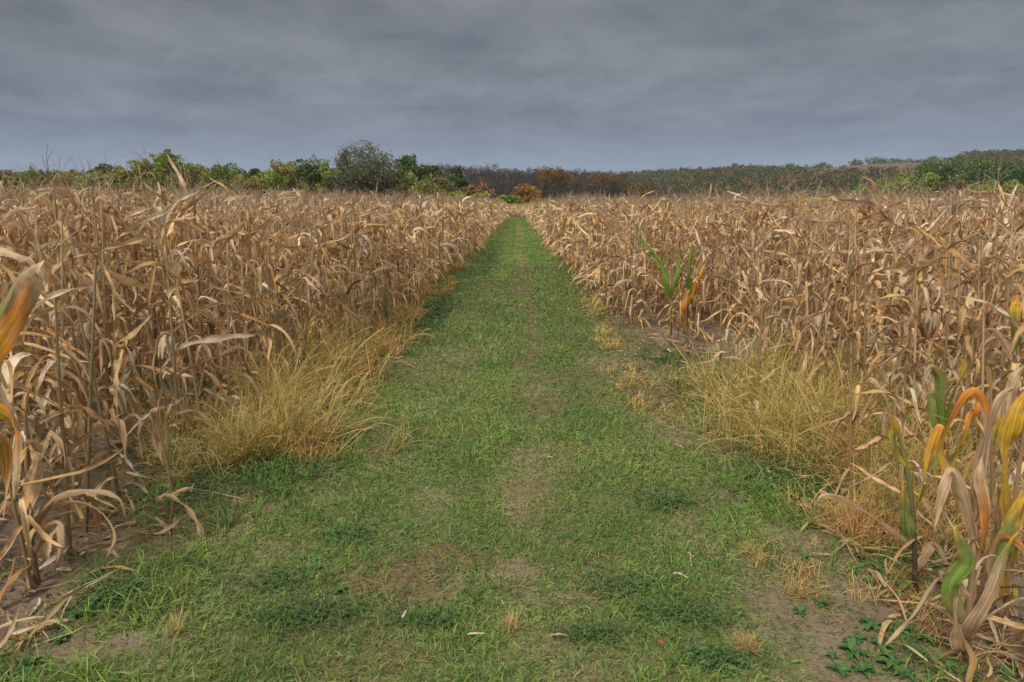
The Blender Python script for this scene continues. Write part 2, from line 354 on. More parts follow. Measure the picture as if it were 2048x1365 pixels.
# ------------------------------------------------------------------ corn
PAL = A([[.84, .60, .33], [.76, .50, .24], [.62, .36, .14], [.90, .73, .48], [.40, .21, .08], [.68, .51, .33], [.80, .56, .24]])
PW = A([.24, .24, .16, .12, .10, .08, .06])
def leaf_cols(rng, n, m, u, greenish):
    i = rng.choice(len(PAL), n, p=PW/PW.sum()); c0 = PAL[i]*rng.uniform(.7, 1.22, (n, 1))
    t = np.linspace(0, 1, m)[None, :, None, None]
    c = np.broadcast_to(c0[:, None, None], (n, m, u, 3)).copy()
    tipb = rng.uniform(0, .5, (n, 1, 1, 1))
    c *= 1-(tipb*t**2)*A([.35, .5, .6])
    g = greenish[:, None, None, None]
    gr = A([.17, .24, .045]); ye = A([.55, .36, .05]); og = A([.50, .21, .045])
    q = np.clip(t*1.25+rng.uniform(-.5, .4, (n, 1, 1, 1)), 0, 1)
    edge = np.abs(np.linspace(-1, 1, u))[None, None, :, None]
    q = np.clip(q+.25*edge-.1, 0, 1)
    gc = np.where(q < .55, gr*(1-q/.55)+ye*(q/.55), ye*(1-(q-.55)/.45)+og*((q-.55)/.45))
    if u >= 5:
        mid = 1-.16*np.sign(np.abs(np.linspace(-1, 1, u))-.1)[None, None, :, None]*np.array([1, 1, 1])*.6
        bl = fbm(t*7+rng.uniform(0, 60, (n, 1, 1, 1)), np.linspace(-1, 1, u)[None, None, :, None]*1.6+rng.uniform(0, 60, (n, 1, 1, 1)), 13, 3)+.12*edge
        k = sstep(.56, .72, bl)*.55; c = (c*(1-k)+A([.30, .17, .08])*k)*mid; gc = (gc*(1-k)+A([.34, .19, .07])*k)*mid
    return np.where(g > .5, gc*rng.uniform(.8, 1.15, (n, 1, 1, 1)), c)
def corn_leaves(rng, X, Y, Z, H, K, nseg, nac, wmul=1., lmul=1., hlo=.05, green=.012, rip=.3):
    P = len(X); n = P*K
    rep = lambda a: np.repeat(a, K)
    Hh = rep(H); fr = np.tile((np.arange(K)+.5)/K, P)+rng.normal(0, .03, n); fr = np.clip(hlo+(1-hlo-.06)*fr, .06, .97)
    plane = rep(rng.uniform(0, 6.283, P)); side = np.tile(np.arange(K) % 2, P)*np.pi
    az = plane+side+rng.normal(0, .55, n)
    lean = rep(rng.normal(0, .035, P)), rep(rng.normal(0, .035, P))
    hz = fr*Hh
    base = np.stack([rep(X)+lean[0]*hz, rep(Y)+lean[1]*hz, rep(Z)+hz], -1)
    low = np.clip(1-fr*1.35, 0, 1)
    style = rng.random(n)
    e0 = np.radians(rng.uniform(42, 80, n)-low*22)
    e1 = np.radians(rng.uniform(-92, -35, n))
    c = rng.uniform(.12, .42, n)-low*.08; k = rng.uniform(.05, .17, n)
    up = (style < .30)&(fr > .3); e1 = np.where(up, np.radians(rng.uniform(-15, 55, n)), e1)
    brk = style > .68; k = np.where(brk, .03, k); c = np.where(brk, rng.uniform(.08, .35, n), c)
    hang = low > .45; e0 = np.where(hang, np.radians(rng.uniform(-10, 50, n)), e0)
    L = (rng.uniform(.36, .74, n)*(1-.30*np.abs(fr-.5)*2))*np.clip(Hh/1.8, .6, 1.15)*lmul
    Wd = rng.uniform(.013, .030, n)*wmul*np.clip(Hh/1.7, .75, 1.1)
    fold = rng.uniform(.1, 1.5, n)
    gp = rep((rng.random(P) < green*.5)) & (rng.random(n) < .5) | (rng.random(n) < green*.5)
    V, F, st = ribbons(rng, base, az, e0, e1, c, k, L, Wd, nseg, nac, fold, tw0=rng.normal(0, .35, n), tw1=rng.normal(0, 1.5, n), wig=.36, rip=rip, floor=rep(Z))
    C = leaf_cols(rng, n, nseg+1, nac+1, gp.astype(float))
    return V, F, C, st
def tassels(rng, X, Y, Z, H, K, nseg, Wd, lmul=1.):
    n = len(X)*K; rep = lambda a: np.repeat(a, K)
    first = np.tile(np.arange(K) == 0, len(X))
    e0 = np.radians(np.where(first, 86, rng.uniform(40, 82, n)))
    L = rng.uniform(.14, .31, n)*np.where(first, 1.25, 1.)*lmul
    base = np.stack([rep(X), rep(Y), rep(Z+H*.97)+rng.uniform(0, .05, n)], -1)
    V, F, st = ribbons(rng, base, rng.uniform(0, 6.28, n), e0, e0-np.radians(rng.uniform(0, 70, n)), .6, .2, L, Wd, nseg, 1, 0, tw0=rng.uniform(0, 3, n), wig=.25, prof=lambda t: 1.05-.5*t)
    C = A([.42, .31, .19])*rng.uniform(.7, 1.3, (n, 1, 1, 1))+np.zeros(V.shape)
    return V, F, C, st
def stalks(rng, X, Y, Z, H, sides, segs, r=.011, green=0):
    n = len(X); t = np.linspace(0, 1, segs+1); th = np.linspace(0, 2*np.pi, sides, endpoint=False)
    lx = rng.normal(0, .05, n); ly = rng.normal(0, .05, n)
    R = r*(1.1-.65*t)
    V = np.zeros((n, segs+1, sides, 3))
    V[..., 0] = X[:, None, None]+(lx[:, None]*t*H[:, None])[..., None]+R[None, :, None]*np.cos(th)
    V[..., 1] = Y[:, None, None]+(ly[:, None]*t*H[:, None])[..., None]+R[None, :, None]*np.sin(th)
    V[..., 2] = (Z[:, None]-.03+(H[:, None]+.03)*t)[..., None]
    i = np.arange(segs)[:, None]*sides; j = np.arange(sides)[None]; j2 = (j+1) % sides
    F = np.stack([i+j, i+j2, i+sides+j2, i+sides+j], -1).reshape(-1, 4)
    F = (F[None]+(np.arange(n)*(segs+1)*sides)[:, None, None]).reshape(-1, 4)
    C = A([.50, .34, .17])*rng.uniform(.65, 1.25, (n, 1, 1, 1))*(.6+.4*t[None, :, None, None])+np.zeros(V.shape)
    return V, F, C
def ear_mesh(rng, nm='ear'):
    b = Bag(); P = []; R = []
    for q in np.linspace(0, 1, 9):
        P.append((q*.05+.02, 0, .05*math.sin(q*2.2)-q*q*.2)); R.append(.003+.024*math.sin(math.pi*min(1, (q*.93+.06))**.75))
    V, F = tube(P, R, 8); b.add(V, F, A([.66, .51, .30])*rng.uniform(.8, 1.15), np.stack([np.tile(np.linspace(0, 4, 8), 9), np.repeat(np.linspace(0, 1, 9), 8)], -1))
    n = 4; V, F, st = ribbons(rng, np.tile([.03, 0, .03], (n, 1)), rng.uniform(-1.2, 1.2, n), np.full(n, .5), np.full(n, -1.5), .25, .1, rng.uniform(.16, .24, n), np.full(n, .017), 7, 2, .4, wig=.3, rip=.2)
    b.add(V, F, A([.60, .48, .32]), st)
    return b.mesh(nm, M_LEAF)

# stand layout: straight rows parallel with the track
ROW = .74
def corn_height(x, y):
    left = x < 0
    hL = 1.80; hR = 1.74
    h = np.where(left, hL, hR)
    dE = np.where(left, -2.3-x, x-1.95)
    h = h*(1-np.where(left, .20, .24)*np.exp(-np.maximum(dE, 0)/.7)*sstep(16, 5, y))
    h = h - np.where(left, .20, .52)*sstep(5.2, 2.6, y) - np.where(left, 0, .12)*sstep(9, 5, y)
    h = h - .12*sstep(30, 90, y)
    return h*(.93+.16*fbm(x*.35, y*.35, 111, 2)) + .0
xs_, ys_, row_, side_ = [], [], [], []
rng = np.random.default_rng(12)
for side in (-1, 1):
    e = 2.38 if side < 0 else 2.02
    for r in range(140):
        x0 = e+r*ROW
        y0 = max(1.5, x0/.95-1.5); y1 = 128 if side < 0 else 170
        if y0 > y1: continue
        # spacing grows with distance
        y = y0; 
        while y < y1:
            s = .19 if y < 14 else (.24 if y < 30 else (.5 if y < 60 else .9))
            y += s*rng.uniform(.75, 1.25)
            xs_.append(side*x0+rng.normal(0, .05)); ys_.append(y); row_.append(r); side_.append(side)
CX, CY, CR, CS = A(xs_), A(ys_), A(row_), A(side_)
CX = CX-CS*(.48*sstep(4.5, 12, CY)+np.where(CS < 0, .46, .36)*sstep(12, 40, CY))
CXc = CX+track_c(CY)
# the nearest stretch of edge: gaps where the photo shows soil or grass
gap = np.zeros(len(CX), bool)
def cut(x0, x1, y0, y1, p=1.): 
    global gap
    gap |= (CX > x0)&(CX < x1)&(CY > y0)&(CY < y1)&(rng.random(len(CX)) < p)
cut(-2.6, -1, 0, 5.9, .6)       # left edge row is broken close by
cut(-3.3, -1, 0, 2.2, .5)
cut(1, 2.3, 4.0, 9.0, .88)         # right: grass clump and soil in front of the stand
cut(1, 3.0, 0, 3.9, .72)
cut(1, 2.3, 9.0, 10.6, .85); cut(2.3, 3.0, 7.5, 9.6, .4)
gap |= rng.random(len(CX)) < .05
k = ~gap; CX, CY, CR, CS, CXc = CX[k], CY[k], CR[k], CS[k], CXc[k]
# across the end of the track, where it bends out of sight, the stand closes in behind
yy, xx = np.meshgrid(np.arange(100, 150, .9), np.arange(-4, 7, .8)); yy = yy.ravel()+rng.normal(0, .2, yy.size); xx = xx.ravel()+rng.normal(0, .2, xx.size)
tc_ = track_c(yy); k = (xx > tc_+1.5)|(yy > 112)
CXc = np.concatenate([CXc, xx[k]]); CX = np.concatenate([CX, xx[k]]); CY = np.concatenate([CY, yy[k]]); CR = np.concatenate([CR, np.full(k.sum(), 99)]); CS = np.concatenate([CS, np.full(k.sum(), 1)])
CH = corn_height(CXc, CY)*rng.normal(1, .055, len(CX)); CZ = zg(CXc, CY)
px = 1036+FPX*CXc/CY*1.0
dist = np.hypot(CXc, CY)
vis = (CY > 1.9)&(px > 10)&(px < 2040)
# what stands deep in the rows close by hides behind the outer plants
deep = (CR > 5)
order = np.argsort(np.where(vis & ~deep, dist, 1e9))
IND = order[:282]
isind = np.zeros(len(CX), bool); isind[IND] = True

# --- the rest of the stand, one object
bag = Bag(); rs = np.random.default_rng(77)
def sel(y0, y1):
    k = (~isind)&(dist >= y0)&(dist < y1); return CXc[k], CY[k], CZ[k], CH[k]
for (y0, y1, K, ns, na, wm, lm, tk, tw, st_) in ((0, 9, 20, 8, 2, 1.15, 1, 9, .0022, 1), (9, 16, 17, 7, 2, 1.25, 1, 8, .003, 1), (16, 30, 13, 5, 1, 1.6, 1.0, 7, .005, 1), (30, 60, 9, 4, 1, 2.6, 1.1, 5, .010, 0), (60, 400, 7, 3, 1, 4.2, 1.3, 3, .02, 0)):
    X, Y, Z, H = sel(y0, y1)
    lo = .06 if y0 < 30 else (.25 if y0 < 60 else .35)
    V, F, C, S = corn_leaves(rs, X, Y, Z, H, K, ns, na, wm, lm, hlo=lo, green=.012, rip=.2 if ns > 5 else 0)
    bag.add(V, F, C, S)
    V, F, C, S = tassels(rs, X, Y, Z, H, tk, 2 if y0 > 10 else 4, tw); bag.add(V, F, C, S)
    if st_:
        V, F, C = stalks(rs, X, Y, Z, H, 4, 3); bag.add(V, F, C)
        q = rs.random(len(X)) < .6; n = q.sum()       # hanging ears
        Vh, Fh, sh = ribbons(rs, np.stack([X[q], Y[q], Z[q]+H[q]*rs.uniform(.4, .55, n)], -1), rs.uniform(0, 6.28, n), np.full(n, .6), np.full(n, -1.45), .3, .1, rs.uniform(.2, .28, n), np.full(n, .034), 5, 2, 1.2, wig=.1, prof=prof_oval)
        bag.add(Vh, Fh, A([.66, .51, .30]), sh)
tag(obj('corn_field', bag.mesh('corn_field', M_MASS)), 'dense stand of dry tan corn stretching away on both sides of the track', 'corn field', kind='stuff')

# --- individual plants: fourteen kinds, then copies
def plant_proto(seed, H, K, split, green=0.01, wm=1.0, ears=1):
    r = np.random.default_rng(seed); z = np.zeros(1)
    root = empty('corn_plant', (0, 0, 0))
    V, F, C = stalks(r, z, z, z, A([H]), 7, 9, .0125)
    kk = np.arange(10)[None, :, None, None]; V[..., :2] *= 1.0
    obj('stalk', mk_mesh('stalk', V, F, C, np.zeros((V.size//3, 2)), M_STALK), root)
    V, F, C, S = corn_leaves(r, z, z, z, A([H]), K, 14, 4, wm, 1., green=green)
    if split:
        f1 = grid_faces(1, 15, 5)
        for i in range(K): obj('leaf', mk_mesh('leaf', V[i], f1, C[i], S[i].reshape(-1, 2), M_LEAF), root)
    else:
        obj('foliage', mk_mesh('foliage', V, F, C, S.reshape(-1, 2), M_LEAF), root)
    V, F, C, S = tassels(r, z, z, z, A([H]), 9, 6, .0021); obj('tassel', mk_mesh('tassel', V, F, C, S.reshape(-1, 2), M_STALK), root)
    for i in range(ears):
        o = obj('ear', ear_mesh(r), root); o.location = (0, 0, H*r.uniform(.42, .55)); o.rotation_euler = (0, 0, r.uniform(0, 6.28))
    return root
KIDS = {}
def kids(o):
    if o.name not in KIDS: KIDS[o.name] = [c for c in bpy.data.objects if c.parent == o]
    return KIDS[o.name]
def copy_thing(src):
    r = src.copy(); COL.objects.link(r)
    for ch in kids(src):
        c = ch.copy(); COL.objects.link(c); c.parent = r
    return r
near = [plant_proto(100+i, 1.55, 20, True, .12 if i == 4 else .0, 1.15, i % 2) for i in range(10)]
mid = [plant_proto(200+i, 1.75, 20, False, .12 if i == 5 else 0, 1.0, 1) for i in range(14)]
for p in near+mid: kids(p)
ORD = 'first second third fourth fifth sixth seventh eighth ninth tenth eleventh twelfth thirteenth fourteenth fifteenth sixteenth seventeenth eighteenth nineteenth twentieth'.split()
ORD += ['twenty-'+w_ for w_ in ORD[:9]]+['thirtieth']+['thirty-'+w_ for w_ in ORD[:9]]+['fortieth']+['forty-'+w_ for w_ in ORD[:9]]+['fiftieth']+['fifty-'+w_ for w_ in ORD[:9]]
used = set(); rr = random.Random(5)
cnt = {}
SIDEW = {-1: 'left', 1: 'right'}
for j, i in enumerate(IND):
    nearby = j < 60; pool = near if nearby else mid; H0 = 1.55 if nearby else 1.75
    pi = rr.randrange(len(pool)); src = pool[pi]
    o = src if (nearby, pi) not in used else copy_thing(src)
    used.add((nearby, pi))
    o.location = (CXc[i], CY[i], CZ[i]); o.rotation_euler = (0, 0, rr.uniform(0, 6.283))
    s = CH[i]/H0; q = .45+.55*s; o.scale = (q, q, s)
    sd_ = int(CS[i]); r = int(CR[i]); key = (sd_, r); cnt[key] = cnt.get(key, 0)+1
    if r == 0: lab = f'{ORD[cnt[key]-1]} dry corn plant from the front, edge row {SIDEW[sd_]} of the track'
    elif r == 1: lab = f'{ORD[cnt[key]-1]} dry corn plant from the front, second row {SIDEW[sd_]} of the track'
    else: lab = f'tan dry corn plant standing in the {ORD[r]} row {SIDEW[sd_]} of the grass track'
    tag(o, lab, 'corn plant', f'dry corn plants {SIDEW[sd_]} of the grass track')
for nb, pool in ((True, near), (False, mid)):
    for i, p in enumerate(pool):
        if (nb, i) not in used:
            for c in kids(p): bpy.data.objects.remove(c)
            bpy.data.objects.remove(p)

# --- the plants one can pick out, built one by one
GC = A([.20, .31, .055]); YC = A([.76, .47, .04]); OC = A([.74, .27, .04]); TC = A([.70, .49, .28]); BC = A([.40, .24, .12]); PC = A([.56, .38, .22]); OLC = A([.26, .27, .08])
def seedx(r): return r.uniform(0, 90)
def path_leaf(pts, wid, cols, parent, rng, roll=0., twist=0., fold=.35, rip=.24, nm='leaf', n=44, w0=None, nac=8):
    P = bez([np.asarray(p, float) for p in pts], n)[None]
    T = np.gradient(P[0], axis=0); T /= np.linalg.norm(T, axis=1)[:, None]
    view = A([0, -1., .25]); S = np.cross(T, view); S /= np.linalg.norm(S, axis=1)[:, None]+1e-9
    P = P+rng.normal(0, .0006, P.shape); twist = twist+rng.uniform(-.9, .9)
    V, st = frame_verts(P, T[None], S[None], A([wid*1.1]), prof_corn, nac, fold, roll+rng.uniform(.5, 1.0)*np.sin(np.linspace(0, rng.uniform(3, 7), n)+rng.uniform(0, 6.28))[None]+twist*.5*np.linspace(0, 1, n)[None], rip, rng)
    t = np.linspace(0, 1, n)*(len(cols)-1); i = np.minimum(t.astype(int), len(cols)-2); f = (t-i)[:, None]; ca = A(cols)
    C = ca[i]*(1-f)+ca[i+1]*f
    u = np.abs(np.linspace(-1, 1, nac+1))
    tt = np.clip(t[:, None]+.85*(u[None]-.35)*rng.uniform(.6, 1.2)+.35*(fbm(t[:, None]*2+seedx(rng), u[None]*2, 7, 2)-.5), 0, len(cols)-1)
    i = np.minimum(tt.astype(int), len(cols)-2); f = (tt-i)[..., None]; C = ca[i]*(1-f)+ca[i+1]*f
    C = C*(.75+.5*fbm(t[:, None]*3.1+seedx(rng), u[None]*3, 8, 3))[..., None]
    k = (sstep(.55, .72, fbm(t[:, None]*5+seedx(rng), u[None]*2.2+seedx(rng), 14, 3)+.16*u[None])*.38)[..., None]; C = C*(1-k)+A([.36, .21, .09])*k
    V = V[0]-np.asarray(parent.location)
    V[..., 2] = np.maximum(V[..., 2], .006)
    return obj(nm, mk_mesh(nm, V, grid_faces(1, n, nac+1), C, st[0].reshape(-1, 2), M_LEAF), parent)
def path_stalk(pts, r0, r1, c, parent, nm='stalk'):
    P = bez([np.asarray(p, float) for p in pts], 16); R = np.linspace(r0, r1, 16)*(1+.12*(np.arange(16) % 4 == 0))
    V, F = tube(P-np.asarray(parent.location), R, 8)
    cc = np.repeat(np.linspace(0, 1, 16), 8)[:, None]; C = A(c[0])*(1-cc)+A(c[1])*cc
    return obj(nm, mk_mesh(nm, V, F, C, np.zeros((len(V), 2)), M_STALK), parent)
hr = np.random.default_rng(31)
def hand_plant(bx, by, label, stalk, leaves, extra=0, H=1.0, group=None, scol=(BC*.5, BC), sr=.012, grn=.3, ws=1.0):
    gx, gy = G(bx, by); root = empty('corn_plant', (gx, gy, float(zg(gx, gy)))); tag(root, label, 'corn plant', group)
    def Q(p): return atY(p[0], p[1], gy+p[2])
    sp_ = [A([gx, gy, -.02])]+[Q(p) for p in stalk]; path_stalk(sp_, sr, sr*.5, scol, root)
    for (pts, wd, cols, *rest) in leaves:
        kw = rest[0] if rest else {}
        path_leaf([Q(p) for p in pts], wd*ws, cols, root, hr, **kw)
    if extra:
        z = np.zeros(1); V, F, C, S = corn_leaves(hr, z, z, z, A([H]), extra, 12, 4, .9, .75, green=grn)
        f1 = grid_faces(1, 13, 5)
        for i in range(extra): obj('leaf', mk_mesh('leaf', V[i], f1, C[i], S[i].reshape(-1, 2), M_LEAF), root)
    return root
# right foreground: sheathed stalk with orange and green leaves
hand_plant(1935, 1330, 'short corn plant with orange and green leaves at the lower right corner', [(1940, 1200, 0), (1955, 1040, .02), (1985, 830, .05)],
  [([(1950, 1040, 0), (1960, 960, -.02), (1985, 850, -.03), (2012, 790, -.02), (2030, 775, 0)], .030, [PC*.9, PC, TC], dict(fold=.9)),
   ([(1945, 1000, .02), (1885, 915, .0), (1902, 850, -.04), (1935, 798, -.06), (1958, 788, -.05), (1975, 822, -.04), (1968, 872, -.04)], .026, [PC, YC, OC, OC, OC, PC]),
   ([(1925, 1250, -.0), (1900, 1180, -.05), (1935, 1120, -.06), (1920, 1080, -.06), (1910, 1050, -.05)], .034, [PC, GC*1.2, GC, OLC, YC]),
   ([(1935, 1220, .02), (1960, 1120, 0), (1975, 1040, -.03), (1960, 960, -.04), (1965, 910, -.02)], .028, [BC, PC, OC, TC, PC]),
   ([(1925, 1290, 0), (1945, 1250, -.06), (1985, 1180, -.06), (2010, 1110, -.02), (2040, 1060, 0)], .026, [BC*.8, PC, PC, OLC, YC]),
   ([(1940, 1200, .0), (1890, 1150, -.04), (1830, 1230, -.1), (1770, 1292, -.12)], .016, [TC, TC, PC]),
   ([(1948, 1080, .0), (1925, 1000, -.02), (1905, 945, -.05), (1885, 985, -.08), (1868, 1060, -.09)], .024, [PC, TC, PC, TC]),
   ([(1932, 1310, 0), (1918, 1290, -.03), (1915, 1220, -.04), (1925, 1160, -.02)], .028, [BC, PC, TC])], extra=6, H=.7, grn=.8, scol=(BC*.35, PC), sr=.014)
hand_plant(2010, 1290, 'corn plant with a broad bright yellow leaf cut by the right edge', [(2015, 1150, 0), (2030, 1000, 0), (2050, 850, 0)],
  [([(2030, 1060, 0), (2015, 980, -.04), (2020, 880, -.06), (2040, 810, -.05), (2062, 780, 0)], .038, [OLC, YC, YC, YC*.9, OC]),
   ([(2010, 1190, 0), (2005, 1110, -.04), (2020, 1060, -.05), (2050, 1000, -.04), (2075, 950, 0)], .036, [YC, GC*1.2, OLC, YC, OC]),
   ([(2010, 1230, 0), (1985, 1150, -.03), (2000, 1080, -.06), (2040, 1090, -.06), (2060, 1130, -.05)], .026, [PC, PC, OC, PC]),
   ([(2030, 900, .05), (2018, 820, .04), (2030, 760, .04), (2052, 730, .06)], .026, [TC, TC, TC*1.1])], extra=9, H=1.0, grn=1.2)
hand_plant(1832, 1190, 'green stalked corn plant whose long dry leaf arches left over the verge', [(1828, 1060, 0), (1818, 960, .03), (1800, 880, .05), (1795, 850, .05)],
  [([(1818, 1085, 0), (1780, 1060, -.04), (1720, 1015, -.08), (1655, 992, -.1), (1632, 1012, -.1), (1614, 1055, -.1)], .015, [PC, PC, BC, TC, BC], dict(fold=.3, rip=.35)),
   ([(1826, 1100, 0), (1815, 1060, -.03), (1812, 1010, -.04), (1808, 960, -.02)], .034, [OLC, GC*1.2, OLC, YC]),
   ([(1812, 930, .03), (1790, 890, .0), (1788, 850, -.02), (1772, 830, -.04), (1768, 870, -.05)], .026, [YC, OLC, YC, PC, PC]),
   ([(1828, 1040, 0), (1850, 960, -.02), (1868, 880, -.02), (1885, 850, -.02), (1905, 900, -.02)], .020, [OLC, YC, OC, TC]),
   ([(1832, 1150, 0), (1850, 1110, -.03), (1870, 1090, -.04), (1895, 1130, -.05)], .022, [PC, TC, TC])], extra=6, H=.75, scol=(A([.05, .03, .03]), OLC), grn=.35)
hand_plant(1900, 1070, 'corn plant with upright green and yellow leaves behind the orange leaved one', [(1895, 950, 0), (1890, 840, 0), (1885, 740, .02)],
  [([(1890, 900, 0), (1868, 840, -.05), (1862, 790, -.05), (1875, 780, -.05)], .024, [GC, GC*1.2, OLC, OLC]),
   ([(1892, 880, 0), (1880, 810, -.03), (1880, 760, -.06), (1862, 735, -.07), (1845, 770, -.07)], .026, [GC, GC*1.1, OLC, TC]),
   ([(1892, 860, 0), (1905, 800, -.04), (1930, 740, -.06), (1915, 712, -.05)], .028, [GC, GC*1.1, YC, OLC]),
   ([(1895, 930, 0), (1930, 880, -.05), (1945, 830, -.05), (1975, 800, -.05), (1990, 850, -.05)], .028, [OLC, YC, OC, OC, TC])], extra=8, H=1.0, grn=.35)
hand_plant(1985, 1120, 'yellowing corn plant standing behind the broad yellow leaf, right edge', [(1985, 1000, 0), (1983, 860, 0), (1980, 740, 0)], [([(1984, 900, 0), (2000, 840, -.05), (2022, 790, -.06), (2040, 830, -.06)], .022, [OLC, YC, TC, TC])], extra=16, H=1.1, grn=.9)
hand_plant(2035, 960, 'tall corn plant with green tipped leaves at the right edge, mid height', [(2035, 850, 0), (2036, 740, 0), (2035, 640, 0)],
  [([(2035, 700, 0), (2030, 650, -.05), (2032, 610, -.06), (2040, 590, -.05)], .032, [GC, OLC, YC, OC]), ([(2035, 740, 0), (2010, 690, -.05), (1985, 660, -.08), (1950, 672, -.1)], .018, [TC, TC, PC])], extra=16, H=1.35, grn=.7)
hand_plant(1800, 1010, 'thin olive corn plant in the weeds left of the green stalked one', [(1800, 920, 0), (1790, 840, 0), (1795, 770, 0)], [([(1795, 850, 0), (1770, 790, -.05), (1740, 760, -.06), (1725, 800, -.06)], .018, [OLC, TC, TC])], extra=12, H=.85, grn=.8)
# left foreground
hand_plant(335, 1065, 'small lone corn plant with two long leaves spread over the grass, left', [(345, 1010, 0), (335, 930, 0), (315, 850, 0), (318, 800, 0)],
  [([(335, 992, 0), (375, 978, -.05), (420, 985, -.08), (455, 992, -.08), (487, 998, -.1)], .010, [TC, TC*1.1, TC, BC], dict(roll=.3)),
   ([(330, 990, -.01), (365, 1010, -.05), (392, 1045, -.08), (410, 1085, -.1), (428, 1118, -.12)], .021, [TC*1.1, TC, PC, BC]),
   ([(325, 930, 0), (310, 890, -.02), (308, 850, -.03), (302, 825, -.03), (318, 815, -.03)], .017, [TC*1.1, TC, BC, TC]),
   ([(330, 940, 0), (338, 890, 0), (332, 840, .02), (345, 800, .03)], .015, [OLC, OLC, BC, TC]),
   ([(340, 1030, 0), (322, 1010, -.04), (315, 1000, -.05), (335, 985, -.04)], .018, [BC, BC, TC]),
   ([(340, 1050, 0), (355, 1060, -.04), (362, 1085, -.05), (370, 1100, -.05)], .018, [TC, PC, TC])], sr=.010)
hand_plant(75, 1165, 'big dry corn shock with arching leaves at the lower left', [(62, 1080, 0), (55, 960, 0), (50, 820, .02)],
  [([(60, 1090, 0), (100, 1020, -.04), (160, 1008, -.08), (205, 1030, -.1), (228, 1075, -.1), (212, 1120, -.1)], .017, [BC, BC, TC, TC*1.1, BC], dict(roll=.5)),
   ([(60, 1060, 0), (110, 1000, -.03), (180, 982, -.05), (235, 995, -.05), (252, 1035, -.06)], .015, [BC, PC, TC, BC]),
   ([(65, 1110, 0), (90, 1065, -.05), (115, 1050, -.08), (120, 1105, -.1), (105, 1150, -.1)], .022, [TC, PC, TC, BC]),
   ([(65, 1100, 0), (30, 1040, -.05), (8, 1010, -.08), (-15, 1060, -.1)], .024, [TC, TC, PC, BC]),
   ([(60, 1050, 0), (58, 990, -.04), (75, 930, -.05), (60, 900, -.05)], .036, [TC, TC, PC, TC]),
   ([(60, 1130, 0), (58, 1190, -.08), (80, 1235, -.12), (110, 1250, -.14)], .013, [PC, TC, TC]),
   ([(60, 980, 0), (85, 900, -.03), (100, 870, -.04), (125, 900, -.05), (130, 950, -.05)], .022, [BC, TC, TC, BC])], extra=9, H=1.0, grn=.02, sr=.016)
# near plant standing just outside the left edge, its leaves hang into the picture
def near_left():
    gy = 1.75; gx = -1.62; root = empty('corn_plant', (gx, gy, float(zg(gx, gy)))); tag(root, 'close corn plant at the left edge with a green and orange leaf', 'corn plant')
    Q = lambda p: atY(p[0], p[1], gy+p[2])
    path_stalk([A([gx, gy, -.02]), Q((-175, 1000, .0)), Q((-130, 700, 0)), Q((-125, 500, 0))], .014, .007, (BC, PC), root)
    path_leaf([Q((-130, 900, 0)), Q((-60, 760, -.02)), Q((0, 660, -.03)), Q((50, 560, -.02)), Q((88, 520, 0))], .036, [GC, GC*1.3, OLC, TC*1.1], root, hr, fold=.3)
    path_leaf([Q((-130, 860, 0)), Q((-50, 740, -.08)), Q((20, 650, -.1)), Q((60, 570, -.1)), Q((70, 545, -.1))][::1], .034, [GC, YC*.8, OC, BC, PC], root, hr, fold=.2)
    path_leaf([Q((-140, 1000, 0)), Q((-70, 880, -.03)), Q((-10, 830, -.05)), Q((25, 850, -.05)), Q((30, 930, -.06)), Q((28, 1000, -.06))], .028, [GC, GC, YC*.9, OC, TC, TC*1.1], root, hr)
    path_leaf([Q((-140, 980, 0)), Q((-60, 900, .03)), Q((-5, 880, .03)), Q((10, 960, .03)), Q((5, 1040, .03))], .024, [GC, GC, OC*.8, TC], root, hr)
    path_leaf([Q((-128, 640, 0)), Q((-80, 540, .0)), Q((-10, 500, .02)), Q((50, 520, .03)), Q((80, 560, .05))], .020, [TC, TC*1.1, TC*1.1, PC], root, hr)
    path_leaf([Q((-128, 560, 0)), Q((-180, 470, .0)), Q((-240, 480, .02)), Q((-280, 640, .03))], .03, [TC, TC, PC], root, hr)
near_left()
# green plants in the right stand
hand_plant(1342, 695, 'green leaved corn plant at the front of the right stand beside bare soil', [(1342, 640, 0), (1338, 580, 0), (1335, 500, 0)],
  [([(1340, 600, 0), (1330, 560, -.1), (1325, 520, -.1), (1332, 500, -.1)], .034, [GC, GC*1.3, GC*1.2, OLC]),
   ([(1340, 590, 0), (1352, 555, -.1), (1356, 520, -.1), (1350, 500, -.1)], .028, [GC, GC*1.2, OLC]),
   ([(1338, 560, 0), (1318, 530, 0), (1305, 510, 0), (1300, 490, 0)], .032, [GC, GC*1.2, GC*1.3]),
   ([(1338, 530, 0), (1290, 490, 0), (1279, 475, 0), (1282, 462, 0)], .030, [GC, GC, OLC])], extra=14, H=1.35, scol=(BC*.4, OLC), grn=.9, sr=.014, ws=1.15)
hand_plant(1376, 715, 'corn plant with one tall dark green leaf and an orange leaf, right stand', [(1374, 650, 0), (1376, 590, 0), (1378, 520, 0)],
  [([(1376, 600, 0), (1380, 560, -.1), (1382, 520, -.1), (1384, 487, -.1)], .038, [GC*.9, GC, GC*1.1, GC]),
   ([(1376, 610, 0), (1395, 570, -.1), (1405, 545, -.1), (1408, 530, -.1)], .036, [YC, OC, YC, TC]),
   ([(1376, 560, 0), (1362, 540, 0), (1350, 530, 0), (1342, 545, 0)], .024, [GC, OLC, TC]),
   ([(1376, 650, 0), (1366, 620, -.1), (1372, 590, -.1), (1378, 580, -.1)], .03, [OC, OC, TC])], extra=13, H=1.25, scol=(BC*.5, OLC), grn=.9, sr=.014, ws=1.15)
